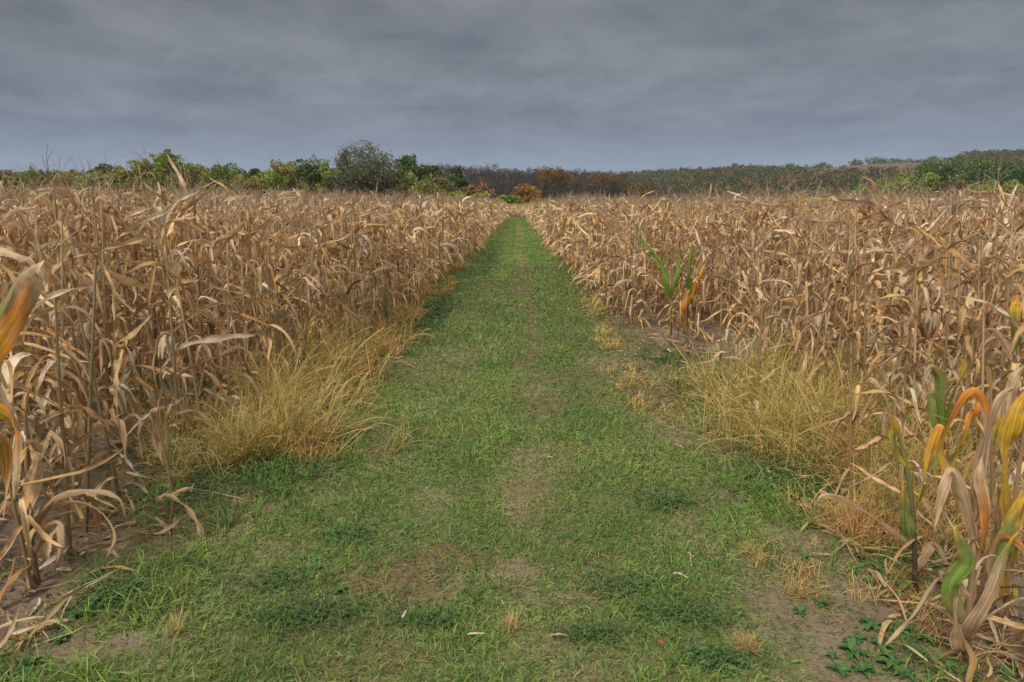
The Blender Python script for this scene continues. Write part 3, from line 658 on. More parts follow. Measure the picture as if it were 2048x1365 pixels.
hand_plant(1290, 655, 'leaning dry corn plant whose leaf reaches down to bare soil', [(1270, 600, 0), (1262, 540, 0), (1250, 500, 0)],
  [([(1265, 560, 0), (1240, 565, -.2), (1218, 590, -.3), (1205, 602, -.3)], .028, [TC, TC*1.1, PC]),
   ([(1285, 640, 0), (1285, 620, -.2), (1278, 640, -.3), (1275, 655, -.3)], .02, [PC, TC, PC])], extra=11, H=1.6, grn=0)

# ------------------------------------------------------------------ litter under the corn
rs = np.random.default_rng(8); n = 6000
x = np.where(rs.random(n) < .5, rs.uniform(-6, -1.95, n), rs.uniform(1.6, 5.5, n)); y = 1.6+rs.random(n)**1.6*11; k = in_view(x, y); x, y = x[k], y[k]; n = len(x)
e0 = np.radians(rs.uniform(-5, 25, n))
V, F, S = ribbons(rs, np.stack([x, y, zt(x, y)+rs.uniform(.0, .04, n)], -1), rs.uniform(0, 6.28, n), e0, -e0, .5, .2, rs.uniform(.05, .34, n), rs.uniform(.002, .016, n), 7, 2, .5, tw1=rs.normal(0, 1.5, n), wig=.35, rip=.2, floor=zt(x, y))
C = leaf_cols(rs, n, 8, 3, np.zeros(n))*.72
tag(obj('leaf_litter', mk_mesh('leaf_litter', V, F, C, S.reshape(-1, 2), M_MASS)), 'fallen brown leaf litter on the soil under the corn rows', 'leaf litter', kind='stuff')

# crumbs and clods of earth on the bare places
rs = np.random.default_rng(18); n = 26000; x = rs.uniform(-4.5, 4.5, n); y = 1.5+rs.random(n)**1.5*7; k = in_view(x, y) & (rs.random(n) < bare(x, y)**1.3*1.1); x, y = x[k], y[k]; n = len(x)
oct_ = A([[1., 0, 0], [.3, .95, 0], [-.8, .6, 0], [-.8, -.6, 0], [.3, -.95, 0], [.5, .1, .7], [-.1, .5, .75], [-.5, 0, .65], [0, -.5, .7], [0, 0, .85]])
V = oct_[None]*(rs.lognormal(-5.25, .5, n)[:, None, None])*rs.uniform(.6, 1.4, (n, 10, 3)); a = rs.uniform(0, 6.28, n)
V = np.stack([V[..., 0]*np.cos(a)[:, None]-V[..., 1]*np.sin(a)[:, None]+x[:, None], V[..., 0]*np.sin(a)[:, None]+V[..., 1]*np.cos(a)[:, None]+y[:, None], V[..., 2]+zt(x, y)[:, None]], -1)
F1 = A([[0, 1, 6, 5], [1, 2, 7, 6], [2, 3, 8, 7], [4, 0, 5, 8], [5, 6, 7, 8]]); F = (F1[None]+(np.arange(n)*10)[:, None, None]).reshape(-1, 4)
C = SOILC*rs.uniform(.7, 1.5, (n, 1, 1))+np.zeros(V.shape)
tag(obj('soil_clods', mk_mesh('soil_clods', V, F, C, None, M_SOIL, False)), 'loose crumbs and clods of dry earth on the bare patches', 'clods', kind='stuff')

# ------------------------------------------------------------------ tall dry grass on the verges
def tall_grass(name, label, seed, regions):
    r = np.random.default_rng(seed); b = Bag()
    for (cx_, cy_, rx, ry, n, L0, L1, cols, lean_az, lean) in regions:
        n = int(n*.46)
        nt_ = max(3, int(n/26)); tx = cx_+r.normal(0, .5, nt_)*rx; ty = cy_+r.normal(0, .5, nt_)*ry; ta = lean_az+r.normal(0, .9, nt_); tl = r.uniform(.35, 1.45, nt_)
        i = r.integers(0, nt_, n); x = tx[i]+r.normal(0, .05, n); y = ty[i]+r.normal(0, .05, n)
        fc = r.random(n); az = np.where(fc < lean, ta[i]+r.normal(0, .6, n), r.uniform(0, 6.28, n))
        e0 = np.radians(np.where(r.random(n) < .3, r.uniform(22, 60, n), r.uniform(55, 92, n))); L = r.uniform(L0, L1, n)*tl[i]
        px_ = np.maximum(y, 2)
        V, F, S = ribbons(r, np.stack([x, y, zg(x, y)], -1), az, e0, e0-np.radians(r.uniform(5, 85, n)), r.uniform(.45, .9, n), .18, L, .00062*px_*r.uniform(.6, 1.3, n), 6, 1, .1, tw0=r.uniform(-1, 1, n), wig=.16, prof=lambda t: 1.05-.75*t)
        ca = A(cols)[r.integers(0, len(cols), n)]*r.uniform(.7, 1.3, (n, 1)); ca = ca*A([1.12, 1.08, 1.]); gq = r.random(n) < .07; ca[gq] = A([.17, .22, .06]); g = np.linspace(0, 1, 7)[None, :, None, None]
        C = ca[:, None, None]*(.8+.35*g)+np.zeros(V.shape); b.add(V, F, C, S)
        # airy seed heads near the tips
        q = r.random(n) < .35; m = q.sum(); tip = V[q][:, -2].mean(1); kk = 5
        tb = np.repeat(tip, kk, 0)+r.normal(0, .02, (m*kk, 3)); tb[:, 2] = np.maximum(tb[:, 2], .02)
        V2, F2, S2 = ribbons(r, tb, r.uniform(0, 6.28, m*kk), r.uniform(-.3, 1.4, m*kk), r.uniform(-.8, .5, m*kk), .5, .2, r.uniform(.015, .045, m*kk), .00055*np.repeat(px_[q], kk), 1, 1, 0, prof=lambda t: 1-.4*t)
        b.add(V2, F2, (np.repeat(ca[q], kk, 0)*A([1.0, .82, .7]))[:, None, None]*r.uniform(.7, 1.2, (m*kk, 1, 1, 1))+np.zeros(V2.shape), S2)
    tag(obj(name, b.mesh(name, M_DRYG, False)), label, 'dry grass', kind='stuff')
GO = [(.56, .42, .15), (.64, .50, .22), (.52, .35, .12), (.34, .36, .09)]; RU = [(.58, .35, .14), (.62, .42, .17), (.46, .26, .10)]; OLV = [(.36, .36, .12), (.54, .45, .16), (.62, .49, .19)]
def rg(px0, py0, rx, ry, n, L0, L1, cols, az=0., lean=.5):
    gx, gy = G(px0, py0); return (gx, gy, rx, ry, n, L0, L1, cols, az, lean)
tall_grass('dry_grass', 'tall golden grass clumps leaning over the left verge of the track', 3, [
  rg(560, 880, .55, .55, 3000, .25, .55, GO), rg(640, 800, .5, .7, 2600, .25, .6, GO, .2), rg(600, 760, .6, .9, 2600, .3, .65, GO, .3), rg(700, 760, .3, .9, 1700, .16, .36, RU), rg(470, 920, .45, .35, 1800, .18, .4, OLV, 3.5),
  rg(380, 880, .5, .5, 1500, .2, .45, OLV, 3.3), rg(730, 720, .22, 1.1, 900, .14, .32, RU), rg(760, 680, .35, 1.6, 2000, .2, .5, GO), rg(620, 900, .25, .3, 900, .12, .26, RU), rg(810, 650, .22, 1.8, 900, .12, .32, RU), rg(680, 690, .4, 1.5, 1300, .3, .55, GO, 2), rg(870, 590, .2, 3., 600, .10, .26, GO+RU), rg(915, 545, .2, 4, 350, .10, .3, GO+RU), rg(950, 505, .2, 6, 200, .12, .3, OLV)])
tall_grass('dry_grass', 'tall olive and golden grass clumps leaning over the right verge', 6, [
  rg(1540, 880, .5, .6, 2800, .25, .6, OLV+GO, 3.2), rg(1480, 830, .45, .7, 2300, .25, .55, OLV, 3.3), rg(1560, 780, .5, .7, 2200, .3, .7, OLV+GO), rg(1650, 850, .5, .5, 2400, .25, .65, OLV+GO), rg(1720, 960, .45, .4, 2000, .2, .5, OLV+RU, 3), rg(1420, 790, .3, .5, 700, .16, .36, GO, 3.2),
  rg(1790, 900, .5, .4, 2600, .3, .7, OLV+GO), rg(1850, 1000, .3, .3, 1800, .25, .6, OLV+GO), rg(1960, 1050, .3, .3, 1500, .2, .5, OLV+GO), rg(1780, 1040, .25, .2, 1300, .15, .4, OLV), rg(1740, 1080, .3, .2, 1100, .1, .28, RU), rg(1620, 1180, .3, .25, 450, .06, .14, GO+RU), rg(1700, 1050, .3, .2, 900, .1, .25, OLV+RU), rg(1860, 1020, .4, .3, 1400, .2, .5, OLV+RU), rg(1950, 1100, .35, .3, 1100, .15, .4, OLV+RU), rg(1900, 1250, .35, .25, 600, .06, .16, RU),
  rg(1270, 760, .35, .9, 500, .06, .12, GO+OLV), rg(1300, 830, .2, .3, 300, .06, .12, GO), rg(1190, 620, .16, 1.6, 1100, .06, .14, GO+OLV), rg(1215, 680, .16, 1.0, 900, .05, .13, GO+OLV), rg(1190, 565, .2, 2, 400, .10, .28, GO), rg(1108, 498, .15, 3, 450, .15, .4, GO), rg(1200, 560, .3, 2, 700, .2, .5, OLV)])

# green ground weeds under the stand edges (uncountable)
r = np.random.default_rng(15); b = Bag()
for (px0, py0, rx, ry, n) in ((400, 790, .5, .8, 1600), (540, 960, .45, .3, 900), (360, 1000, .35, .4, 1300), (1400, 730, .5, .5, 1300), (1600, 970, .35, .3, 1500), (1660, 920, .4, .4, 900), (980, 520, .35, 6, 700), (1150, 530, .4, 6, 900), (230, 1200, .35, .16, 1200), (1560, 1150, .25, .25, 300), (1740, 1290, .3, .2, 500), (860, 640, .25, 2, 600), (300, 900, .5, .5, 700), (1990, 980, .4, .4, 700), (1440, 1330, .15, .06, 300), (720, 770, .12, .2, 200), (620, 1240, .3, .12, 700), (560, 1170, .2, .1, 400), (1180, 1280, .15, .06, 300), (1250, 1180, .2, .1, 350), (860, 1250, .15, .06, 200), (1380, 1240, .2, .1, 400), (700, 1080, .15, .1, 200), (1330, 1010, .2, .15, 250), (120, 1230, .2, .1, 500)):
    gx, gy = G(px0, py0); x = gx+r.normal(0, .6, n)*rx; y = gy+r.normal(0, .6, n)*ry; y = np.maximum(y, 1.4)
    sc = np.clip(y/5, .6, 2.5)
    V, F, S = ribbons(r, np.stack([x, y, zt(x, y)+r.uniform(0, .06, n)*np.clip(sc, 0, 1.3)], -1), r.uniform(0, 6.28, n), r.uniform(-.1, .9, n), r.uniform(-.7, .1, n), .5, .2, r.uniform(.02, .05, n)*sc, r.uniform(.006, .012, n)*sc, 3, 2, .3, wig=.1, prof=prof_oval)
    kp = r.random(n) > bare(x, y)*.85; V = V[kp]; S = S[kp]; n = int(kp.sum()); F = grid_faces(n, 4, 3)
    c = A([[.065, .125, .03], [.09, .165, .04], [.07, .12, .035]])[r.integers(0, 3, n)]*r.uniform(.6, 1.4, (n, 1)); b.add(V, F, c[:, None, None]+np.zeros(V.shape), S)
tag(obj('ground_weeds', b.mesh('ground_weeds', M_WEED, False)), 'low dark green leafy ground weeds between the grass and the corn', 'weeds', kind='stuff')

# ------------------------------------------------------------------ single tufts, weeds and fallen leaves
def tuft(px0, py0, label, L, n, cols, seed):
    r = np.random.default_rng(seed); gx, gy = G(px0, py0)
    base = np.zeros((n, 3)); base[:, :2] = r.normal(0, .018, (n, 2)); e0 = np.radians(r.uniform(20, 86, n))
    V, F, S = ribbons(r, base, r.uniform(0, 6.28, n), e0, e0-np.radians(r.uniform(5, 70, n)), .6, .2, r.uniform(.5, 1.1, n)*L, np.full(n, .0014), 5, 1, .1, wig=.14, prof=prof_blade)
    V[..., 2] = np.maximum(V[..., 2], .004); c = A(cols)[r.integers(0, len(cols), n)]*r.uniform(.7, 1.3, (n, 1))
    o = obj('grass_tuft', mk_mesh('grass_tuft', V, F, c[:, None, None]+np.zeros(V.shape), S.reshape(-1, 2), M_DRYG, False)); o.location = (gx, gy, float(zt(gx, gy))+.002)
    tag(o, label, 'grass tuft', 'straw coloured grass tufts in the mown grass')
GR = [(.10, .19, .05), (.13, .21, .06)]
tuft(1022, 1262, 'straw coloured grass tuft in the middle of the track, nearest the camera', .09, 120, GO+RU, 41)
tuft(1490, 1305, 'round bushy straw tuft at the lower right beside bare soil', .10, 200, GO+RU, 42)
tuft(1590, 1195, 'loose pale straw tuft left of the orange leaved corn plant', .10, 130, GO+RU, 43)
tuft(1500, 1120, 'straw tuft at the right side of the track below the long arching leaf', .11, 90, GO, 44)
tuft(370, 1190, 'thin yellow green grass tuft below the small lone corn plant', .16, 60, GO+GR, 45)
tuft(350, 1270, 'flat straw tuft near the lower left corner of the track', .11, 80, GO, 46)
tuft(455, 1060, 'bright green grass tuft right of the small lone corn plant', .13, 110, GR, 47)
def weed(px0, py0, hgt, label, seed, cols, spread=.35):
    r = np.random.default_rng(seed); gx, gy = G(px0, py0); root = empty('weed', (gx, gy, float(zg(gx, gy)))); tag(root, label, 'weed')
    V, F = tube([(0, 0, 0), (.01, 0, hgt*.5), (0, .01, hgt*.95)], [.007, .005, .002], 6); obj('stem', mk_mesh('stem', V, F, np.tile(A(cols[0])*.6, (len(V), 1)), None, M_BARK), root)
    n = 130; z = r.uniform(.15, 1, n)*hgt; e0 = np.radians(r.uniform(45, 85, n))
    V, F, S = ribbons(r, np.stack([0*z, 0*z, z], -1), r.uniform(0, 6.28, n), e0, e0-.3, .5, .2, r.uniform(.5, 1.1, n)*hgt*spread*(1.25-z/hgt), np.full(n, .0035), 4, 1, .1, wig=.25)
    c = A(cols)[r.integers(0, len(cols), n)]*r.uniform(.6, 1.3, (n, 1))
    bb = Bag(); bb.add(V, F, c[:, None, None]+np.zeros(V.shape), S)
    tips = V[:, -2].mean(1); kk = 9; tb = np.repeat(tips, kk, 0)+r.normal(0, .022, (n*kk, 3))
    V2, F2, S2 = ribbons(r, tb, r.uniform(0, 6.28, n*kk), r.uniform(0, 1.5, n*kk), r.uniform(0, 1, n*kk), .5, .2, r.uniform(.015, .04, n*kk), np.full(n*kk, .0035), 1, 1, 0)
    bb.add(V2, F2, np.repeat(c, kk, 0)[:, None, None]+np.zeros(V2.shape), S2)
    obj('foliage', bb.mesh('foliage', M_WEED, False), root)
weed(572, 735, .92, 'slender feathery olive weed rising from the golden grass on the left', 51, [(.22, .22, .11), (.26, .24, .12), (.17, .19, .08)], .25)
weed(775, 668, .55, 'bushy dark olive weed against the left corn edge', 52, [(.30, .32, .12), (.42, .38, .15), (.34, .30, .13)], .7)
weed(740, 655, .55, 'yellowish feathery weed behind the bushy olive one, left verge', 53, [(.30, .27, .10), (.22, .22, .09)], .5)
weed(1255, 590, .55, 'low yellow green weed standing at the right corn edge before the soil', 54, [(.30, .30, .10), (.22, .24, .08)], .5)
weed(1530, 760, .8, 'olive brown seeding weed in the tall grass on the right verge', 55, [(.30, .24, .12), (.24, .23, .10)], .35)
def rosette(px0, py0, s, seed):
    r = np.random.default_rng(seed); gx, gy = G(px0, py0); n = r.integers(8, 14)
    V, F, S = ribbons(r, np.zeros((n, 3)), np.arange(n)*2.4+r.normal(0, .3, n), np.radians(r.uniform(15, 65, n)), np.radians(r.uniform(-50, -5, n)), .5, .2, r.uniform(.6, 1.1, n)*s, r.uniform(.2, .28, n)*s, 7, 4, .35, wig=.1, rip=.08, prof=prof_oval)
    V[..., 2] = np.maximum(V[..., 2], .005); c = A([[.075, .17, .04], [.06, .135, .045], [.11, .19, .05]])[r.integers(0, 3, n)]*r.uniform(.8, 1.2, (n, 1))
    o = obj('broadleaf_weed', mk_mesh('broadleaf_weed', V, F, c[:, None, None]+np.zeros(V.shape), S.reshape(-1, 2), M_WEED)); o.location = (gx, gy, float(zt(gx, gy))+.002); return o
for i, (px0, py0, s) in enumerate(((1700, 1310, .10), (1760, 1300, .09), (1800, 1270, .10), (1740, 1260, .09), (1830, 1310, .08), (1680, 1350, .08), (1860, 1290, .07), (1780, 1340, .09), (1600, 1230, .07), (1640, 1215, .06), (1740, 1170, .07), (1720, 1120, .06), (1725, 1350, .09), (1420, 1340, .07), (1450, 1350, .08), (1400, 1310, .05), (1770, 1320, .08), (1715, 1285, .07), (1845, 1285, .08), (1805, 1355, .08), (1765, 1260, .06), (1660, 1320, .05), (1895, 1340, .07), (1480, 1335, .06), (1435, 1315, .05), (1820, 1240, .06), (1755, 1145, .06), (1705, 1150, .06), (2010, 1350, .08), (1610, 1120, .05))):
    tag(rosette(px0, py0, s*.72, 300+i), 'low green broadleaf weed on the soil at the lower right', 'broadleaf weed', 'low broadleaf weeds at the foot of the right corn')
for i, (px0, py0, s) in enumerate(((190, 1215, .07), (160, 1240, .07), (230, 1195, .06), (270, 1180, .06), (120, 1290, .06), (60, 1340, .07), (640, 1140, .05), (680, 1190, .05))):
    tag(rosette(px0, py0, s, 400+i), 'small green broadleaf weed at the lower left of the track', 'broadleaf weed', 'low broadleaf weeds at the lower left')
for i, (px0, py0, h, az) in enumerate(((1488, 908, .28, 0), (1480, 880, .26, 1), (1560, 885, .34, 2), (1600, 905, .36, 3), (1572, 850, .34, 4), (1640, 860, .32, 5), (1585, 985, .14, 1))):
    gx, gy = G(px0, py0+60); root = empty('clover', (gx, gy, float(zg(gx, gy)))); tag(root, 'tiny purple clover flower on a thin stem in the right verge grass', 'clover', 'purple clover flowers in the right verge')
    V, F = tube([(0, 0, 0), (.01, 0, h*.5), (0, .01, h)], [.0016]*3, 5); obj('stem', mk_mesh('stem', V, F, np.tile([.12, .2, .06], (len(V), 1)), None, M_WEED), root)
    r = np.random.default_rng(70+i); n = 60; V, F, S = ribbons(r, np.tile([0, .01, h], (n, 1)), r.uniform(0, 6.28, n), r.uniform(-.4, 1.5, n), r.uniform(-.2, 1.5, n), .5, .2, r.uniform(.008, .014, n), np.full(n, .002), 2, 1, 0)
    obj('flower', mk_mesh('flower', V, F, np.tile([.36, .16, .34], (V.size//3, 1)), S.reshape(-1, 2), M_WEED), root)
def fallen(px0, py0, L, az, wd, label, seed, c=TC):
    r = np.random.default_rng(seed); gx, gy = G(px0, py0)
    V, F, S = ribbons(r, np.array([[0, 0, .03]]), A([az]), A([.25]), A([-.35]), .5, .2, A([L]), A([wd]), 14, 4, .7, tw1=1., wig=.3, rip=.3)
    V[..., 2] = np.maximum(V[..., 2], .01); o = obj('fallen_leaf', mk_mesh('fallen_leaf', V, F, np.tile(A(c), (V.size//3, 1)), S.reshape(-1, 2), M_LEAF)); o.location = (gx, gy, float(zt(gx, gy))+.002)
    tag(o, label, 'fallen leaf', 'fallen corn leaves')
fallen(1345, 900, .17, -1.2, .006, 'thin fallen corn leaf lying right of the middle of the track', 1)
fallen(935, 1290, .08, .2, .006, 'small pale fallen leaf scrap at the bottom, left of the centre tuft', 2)
fallen(1100, 1292, .09, .1, .006, 'curled pale leaf scrap just right of the centre straw tuft', 3)
fallen(1345, 1165, .08, -.4, .008, 'pale curled leaf scrap at the right side of the near grass', 4)
fallen(1375, 1120, .16, -1.25, .0025, 'long thin straw stem lying in grass above the curled scrap', 5)
fallen(805, 1255, .05, .9, .006, 'tiny white leaf scrap at the left of the near grass', 6, A([.7, .68, .6]))
fallen(1095, 928, .05, 1.1, .006, 'tiny white leaf scrap mid track beyond the dry patch', 7, A([.7, .68, .6]))
fallen(300, 1068, .30, .1, .012, 'reddish dry leaf lying on soil by the small lone corn plant', 8, PC*.8)
fallen(20, 1290, .30, .5, .014, 'pale dry leaf lying on soil in the lower left corner', 9)
fallen(1315, 1305, .03, .5, .010, 'small red leaf in the grass near the bottom right of centre', 10, A([.45, .10, .05]))
fallen(1405, 735, .5, .1, .014, 'long dry leaf lying on the grass before the right tall clump', 11)

# ------------------------------------------------------------------ trees
def leaf_quads(r, cen, size):
    n = len(cen); a = r.normal(0, 1, (n, 3)); a /= np.linalg.norm(a, axis=1)[:, None]; b_ = r.normal(0, 1, (n, 3)); b_ = np.cross(a, b_); b_ /= np.linalg.norm(b_, axis=1)[:, None]
    s = np.asarray(size)[:, None]*r.uniform(.6, 1.4, (n, 1)); k = r.uniform(.5, 1, (n, 1))
    V = np.stack([cen-a*s, cen-b_*s*k, cen+a*s, cen+b_*s*k], 1)
    return V, np.arange(n*4).reshape(-1, 4)
def crown(r, H, W, base_f, cols, nblob, nleaf, lsize, sparse=.0, shape='round', depth=None):
    """leaf clumps spread over blobs inside an uneven envelope"""
    cen = []; rad = []
    while len(cen) < nblob:
        u = r.uniform(-1, 1, 3); d = np.linalg.norm(u)
        if d > 1: continue
        f = (u[2]+1)/2
        if shape == 'vase': wd = .45+.65*f**.6 if f < .8 else 1.1*math.sqrt(max(0, 1-((f-.8)/.28)**2))
        elif shape == 'low': wd = 1.0-.15*f
        else: wd = math.sqrt(max(0, 1-(abs(f-.42)/.62)**2.2))
        if math.hypot(u[0], u[1]) > wd*1.0: continue
        z = H*(base_f+(1-base_f)*f); cen.append((u[0]*W*.40, u[1]*W*.40, z*.955)); rad.append(W*r.uniform(.08, .17))
    cen = A(cen); rad = A(rad); tone = r.uniform(.78, 1.22, nblob)
    ci = r.integers(0, len(cols), nblob)
    i = r.integers(0, nblob, nleaf); d = r.normal(0, 1, (nleaf, 3)); d /= np.linalg.norm(d, axis=1)[:, None]
    q = r.uniform(.45, 1.0, nleaf)**.5*np.where(r.random(nleaf) < .14, 1.35, 1)
    P = cen[i]+d*(rad[i]*q)[:, None]*A([1, 1, .85]); P[:, 2] = np.clip(P[:, 2], .1, H*1.03)
    P += (np.stack([fbm(P[:, 0]*2/W*3, P[:, 2]*2/W*3, 3, 2), fbm(P[:, 1]*2/W*3, P[:, 2]*2/W*3, 5, 2), fbm(P[:, 1]*2/W*3, P[:, 0]*2/W*3, 9, 2)], -1)-.5)*W*.12
    if sparse: P = P[r.random(nleaf) > sparse*np.clip(P[:, 2]/H, 0, 1)]; i = i[:len(P)]
    V, F = leaf_quads(r, P, np.full(len(P), lsize))
    mixc = np.where(r.random(len(P)) < .35, r.integers(0, len(cols), len(P)), ci[i])
    C = (A(cols)[mixc]*(tone[i]*r.uniform(.6, 1.4, len(P)))[:, None])[:, None]+np.zeros(V.shape)
    return V, F, C, cen
def tree(px0, pytop, wpx, D, cols, label, name='broadleaf_tree', nblob=64, nleaf=13000, ls=None, base_f=.12, shape='round', sparse=0, cat='tree', group='autumn trees beyond the corn', trunk_c=(.09, .075, .06), seed=None):
    r = np.random.default_rng(int(px0*7+pytop) if seed is None else seed)
    top = atY(px0, pytop, D); x, y = top[0], D; g = float(zg(x, y)); H = top[2]-g; W = wpx/FPX*D*1.42
    root = empty(name, (x, y, g), r.uniform(0, 6.28)); tag(root, label, cat, group)
    V, F, C, cen = crown(r, H, W, base_f, A(cols)*1.5+A([.018, .015, .008]), nblob, nleaf, ls or .0014*D, sparse, shape)
    obj('crown', mk_mesh('crown', V, F, C, None, M_CROWN, False), root)
    b = Bag(); tr = max(.08, H*.022); fk = H*(.25 if shape != 'low' else .1)
    P = [(0, 0, -.3), (r.normal(0, .1), r.normal(0, .1), fk), (r.normal(0, .3), r.normal(0, .3), H*.62)]; Vt, Ft = tube(bez(P, 8), np.linspace(tr, tr*.35, 8), 7); b.add(Vt, Ft, trunk_c)
    obj('trunk', b.mesh('trunk', M_BARK), root)
    for c_ in cen[:7]:
        z0 = min(fk*r.uniform(.8, 1.6), c_[2]*.8); Vt, Ft = tube(bez([(0, 0, z0), (c_[0]*.45, c_[1]*.45, z0+(c_[2]-z0)*.6), tuple(c_*.98)], 6), np.linspace(tr*.5, tr*.12, 6), 5)
        b2 = Bag(); b2.add(Vt, Ft, trunk_c); obj('limb', b2.mesh('limb', M_BARK), root)
    return root
YG = [(.22, .235, .045), (.16, .20, .045), (.25, .21, .04)]; DG = [(.045, .085, .025), (.06, .10, .03), (.08, .11, .03)]; MG = [(.12, .18, .035), (.16, .20, .04), (.09, .13, .03)]
YE = [(.27, .19, .03), (.21, .17, .03), (.13, .14, .035)]; OR = [(.27, .125, .03), (.30, .155, .035), (.20, .10, .035)]; BR = [(.16, .10, .06), (.12, .085, .06), (.20, .11, .05)]; OLT = [(.10, .12, .05), (.13, .14, .055), (.085, .105, .045)]; GY = [(.13, .12, .09), (.10, .095, .075)]; LY = [(.28, .30, .05), (.22, .25, .04), (.16, .19, .04)]; PK = [(.30, .15, .09), (.24, .13, .08)]
T = tree
T(20, 338, 60, 190, BR+OLT, 'brown bushy tree at the far left edge of the treeline')
T(88, 340, 60, 185, DG+MG, 'dark green low tree second from the left edge')
T(148, 334, 55, 170, YE+YG, 'yellow leaved tree near the left end of the treeline')
T(205, 332, 60, 200, BR+DG, 'brownish tree between two yellow green trees at the left')
T(243, 328, 50, 160, YG+MG, 'yellow green tree left of the two tall rounded ones')
T(284, 311, 48, 150, YG+YG+YE, 'rounded yellow tinged tree left of the taller green crown')
T(336, 304, 66, 150, MG+YG, 'tall domed green and yellow tree, highest of the left treeline', nblob=80)
T(393, 325, 62, 155, YG, 'broad yellow green tree right of the tall domed tree')
T(455, 327, 66, 150, MG+DG+YG, 'green tree with an uneven top left of the gap in the treeline')
T(487, 350, 50, 140, YG+YE, 'low yellow green bush before the gap in the treeline', base_f=.0, shape='low')
T(512, 337, 34, 175, DG, 'small dark green tree standing in the treeline gap')
T(540, 355, 50, 145, YE+YG, 'short yellowish tree right of the treeline gap', base_f=0, shape='low')
T(570, 322, 68, 145, YE+YG+MG, 'yellow orange tree beside the dark green rounded one')
T(627, 313, 60, 150, DG+MG, 'dark green rounded tree left of the largest tree')
T(664, 326, 55, 148, MG+YG, 'mid green tree tucked against the left of the largest tree')
T(728, 291, 108, 140, OLT+GY, 'largest grey olive tree with a thinning crown in the treeline', nblob=120, nleaf=30000, ls=.16, base_f=.0, shape='vase', sparse=.2)
T(800, 345, 62, 142, OLT+YG, 'olive yellow tree under the right side of the largest tree', base_f=0)
T(824, 310, 58, 155, MG+DG, 'upright bright green tree right of the largest tree', nblob=60)
T(852, 366, 60, 138, YG+OR[:1]+OLT, 'orange tinged low tree in front of the upright green tree', base_f=0, shape='low')
T(858, 330, 50, 215, DG+OLT, 'dark tree behind the upright green tree')
T(900, 328, 56, 160, DG, 'dark blackish green tree before the brown wood', nblob=50)
T(882, 352, 44, 145, GY+BR+YG, 'half bare brown tree in front of the dark green one', sparse=.5, base_f=.05)
T(925, 365, 40, 160, OLT+DG, 'small dark olive tree left of the orange pair', base_f=0)
T(938, 370, 34, 150, OR[2:]+YE+PK, 'orange bush left of the pinkish one before the brown wood', base_f=0)
T(962, 368, 40, 158, PK+OR[:1], 'pinkish brown bush beside the orange one', base_f=0)
T(916, 387, 36, 140, LY, 'pale yellow green shrub at the corn top, left one', 'shrub', base_f=0, shape='low', cat='shrub')
T(962, 386, 32, 142, LY, 'pale yellow green shrub under the pinkish bush', 'shrub', base_f=0, shape='low', cat='shrub')
T(987, 399, 34, 150, LY, 'lowest pale green shrub between the two higher ones', 'shrub', base_f=0, shape='low', cat='shrub')
T(1015, 393, 46, 155, LY+MG, 'pale yellow green shrub just left of the round orange tree', 'shrub', base_f=0, shape='low', cat='shrub')
T(1054, 372, 50, 165, OR, 'round bright orange tree at the end of the track', nleaf=5200, base_f=.0)
T(1050, 365, 26, 185, DG+OLT, 'small green treetop showing behind the orange tree')
# right side
T(1800, 352, 80, 210, YG+MG, 'light green bushy tree at the left of the right hand group', base_f=0, group='trees beyond the right corn')
T(1850, 350, 66, 200, MG+YG, 'yellow green tree second in the right hand group', base_f=0, group='trees beyond the right corn')
T(1885, 322, 90, 240, DG+MG, 'broad dark green tree behind the yellow green ones, right', group='trees beyond the right corn')
T(1910, 356, 40, 195, BR+OR[2:]+OLT, 'russet tree between green trees on the right', base_f=0, group='trees beyond the right corn')
T(1955, 328, 90, 230, DG+MG, 'wide dark green tree right of the russet one', group='trees beyond the right corn')
T(2025, 326, 90, 220, DG, 'dark green tree cut by the right edge', group='trees beyond the right corn')
T(1975, 368, 70, 180, MG+YG, 'low mid green tree in front at the far right', base_f=0, shape='low', group='trees beyond the right corn')
T(2035, 366, 60, 175, YG+MG, 'low yellow green tree at the right edge', base_f=0, shape='low', group='trees beyond the right corn')
T(1745, 376, 70, 230, OLT+MG, 'low olive tree leading into the right hand group', base_f=0, shape='low', group='trees beyond the right corn')
rq = random.Random(3)
for i in range(26):
    px0 = 5+i*34+rq.uniform(-8, 8)
    T(px0, 346+rq.uniform(-5, 6), 58, 172+rq.uniform(-6, 12), rq.choice([MG, DG+MG, YG+MG, OLT+MG, YG]), 'low green tree filling the hedge under the taller trees on the left', nblob=34, nleaf=3800, ls=.40, base_f=0, shape='low', group='low trees filling the hedge', seed=900+i)
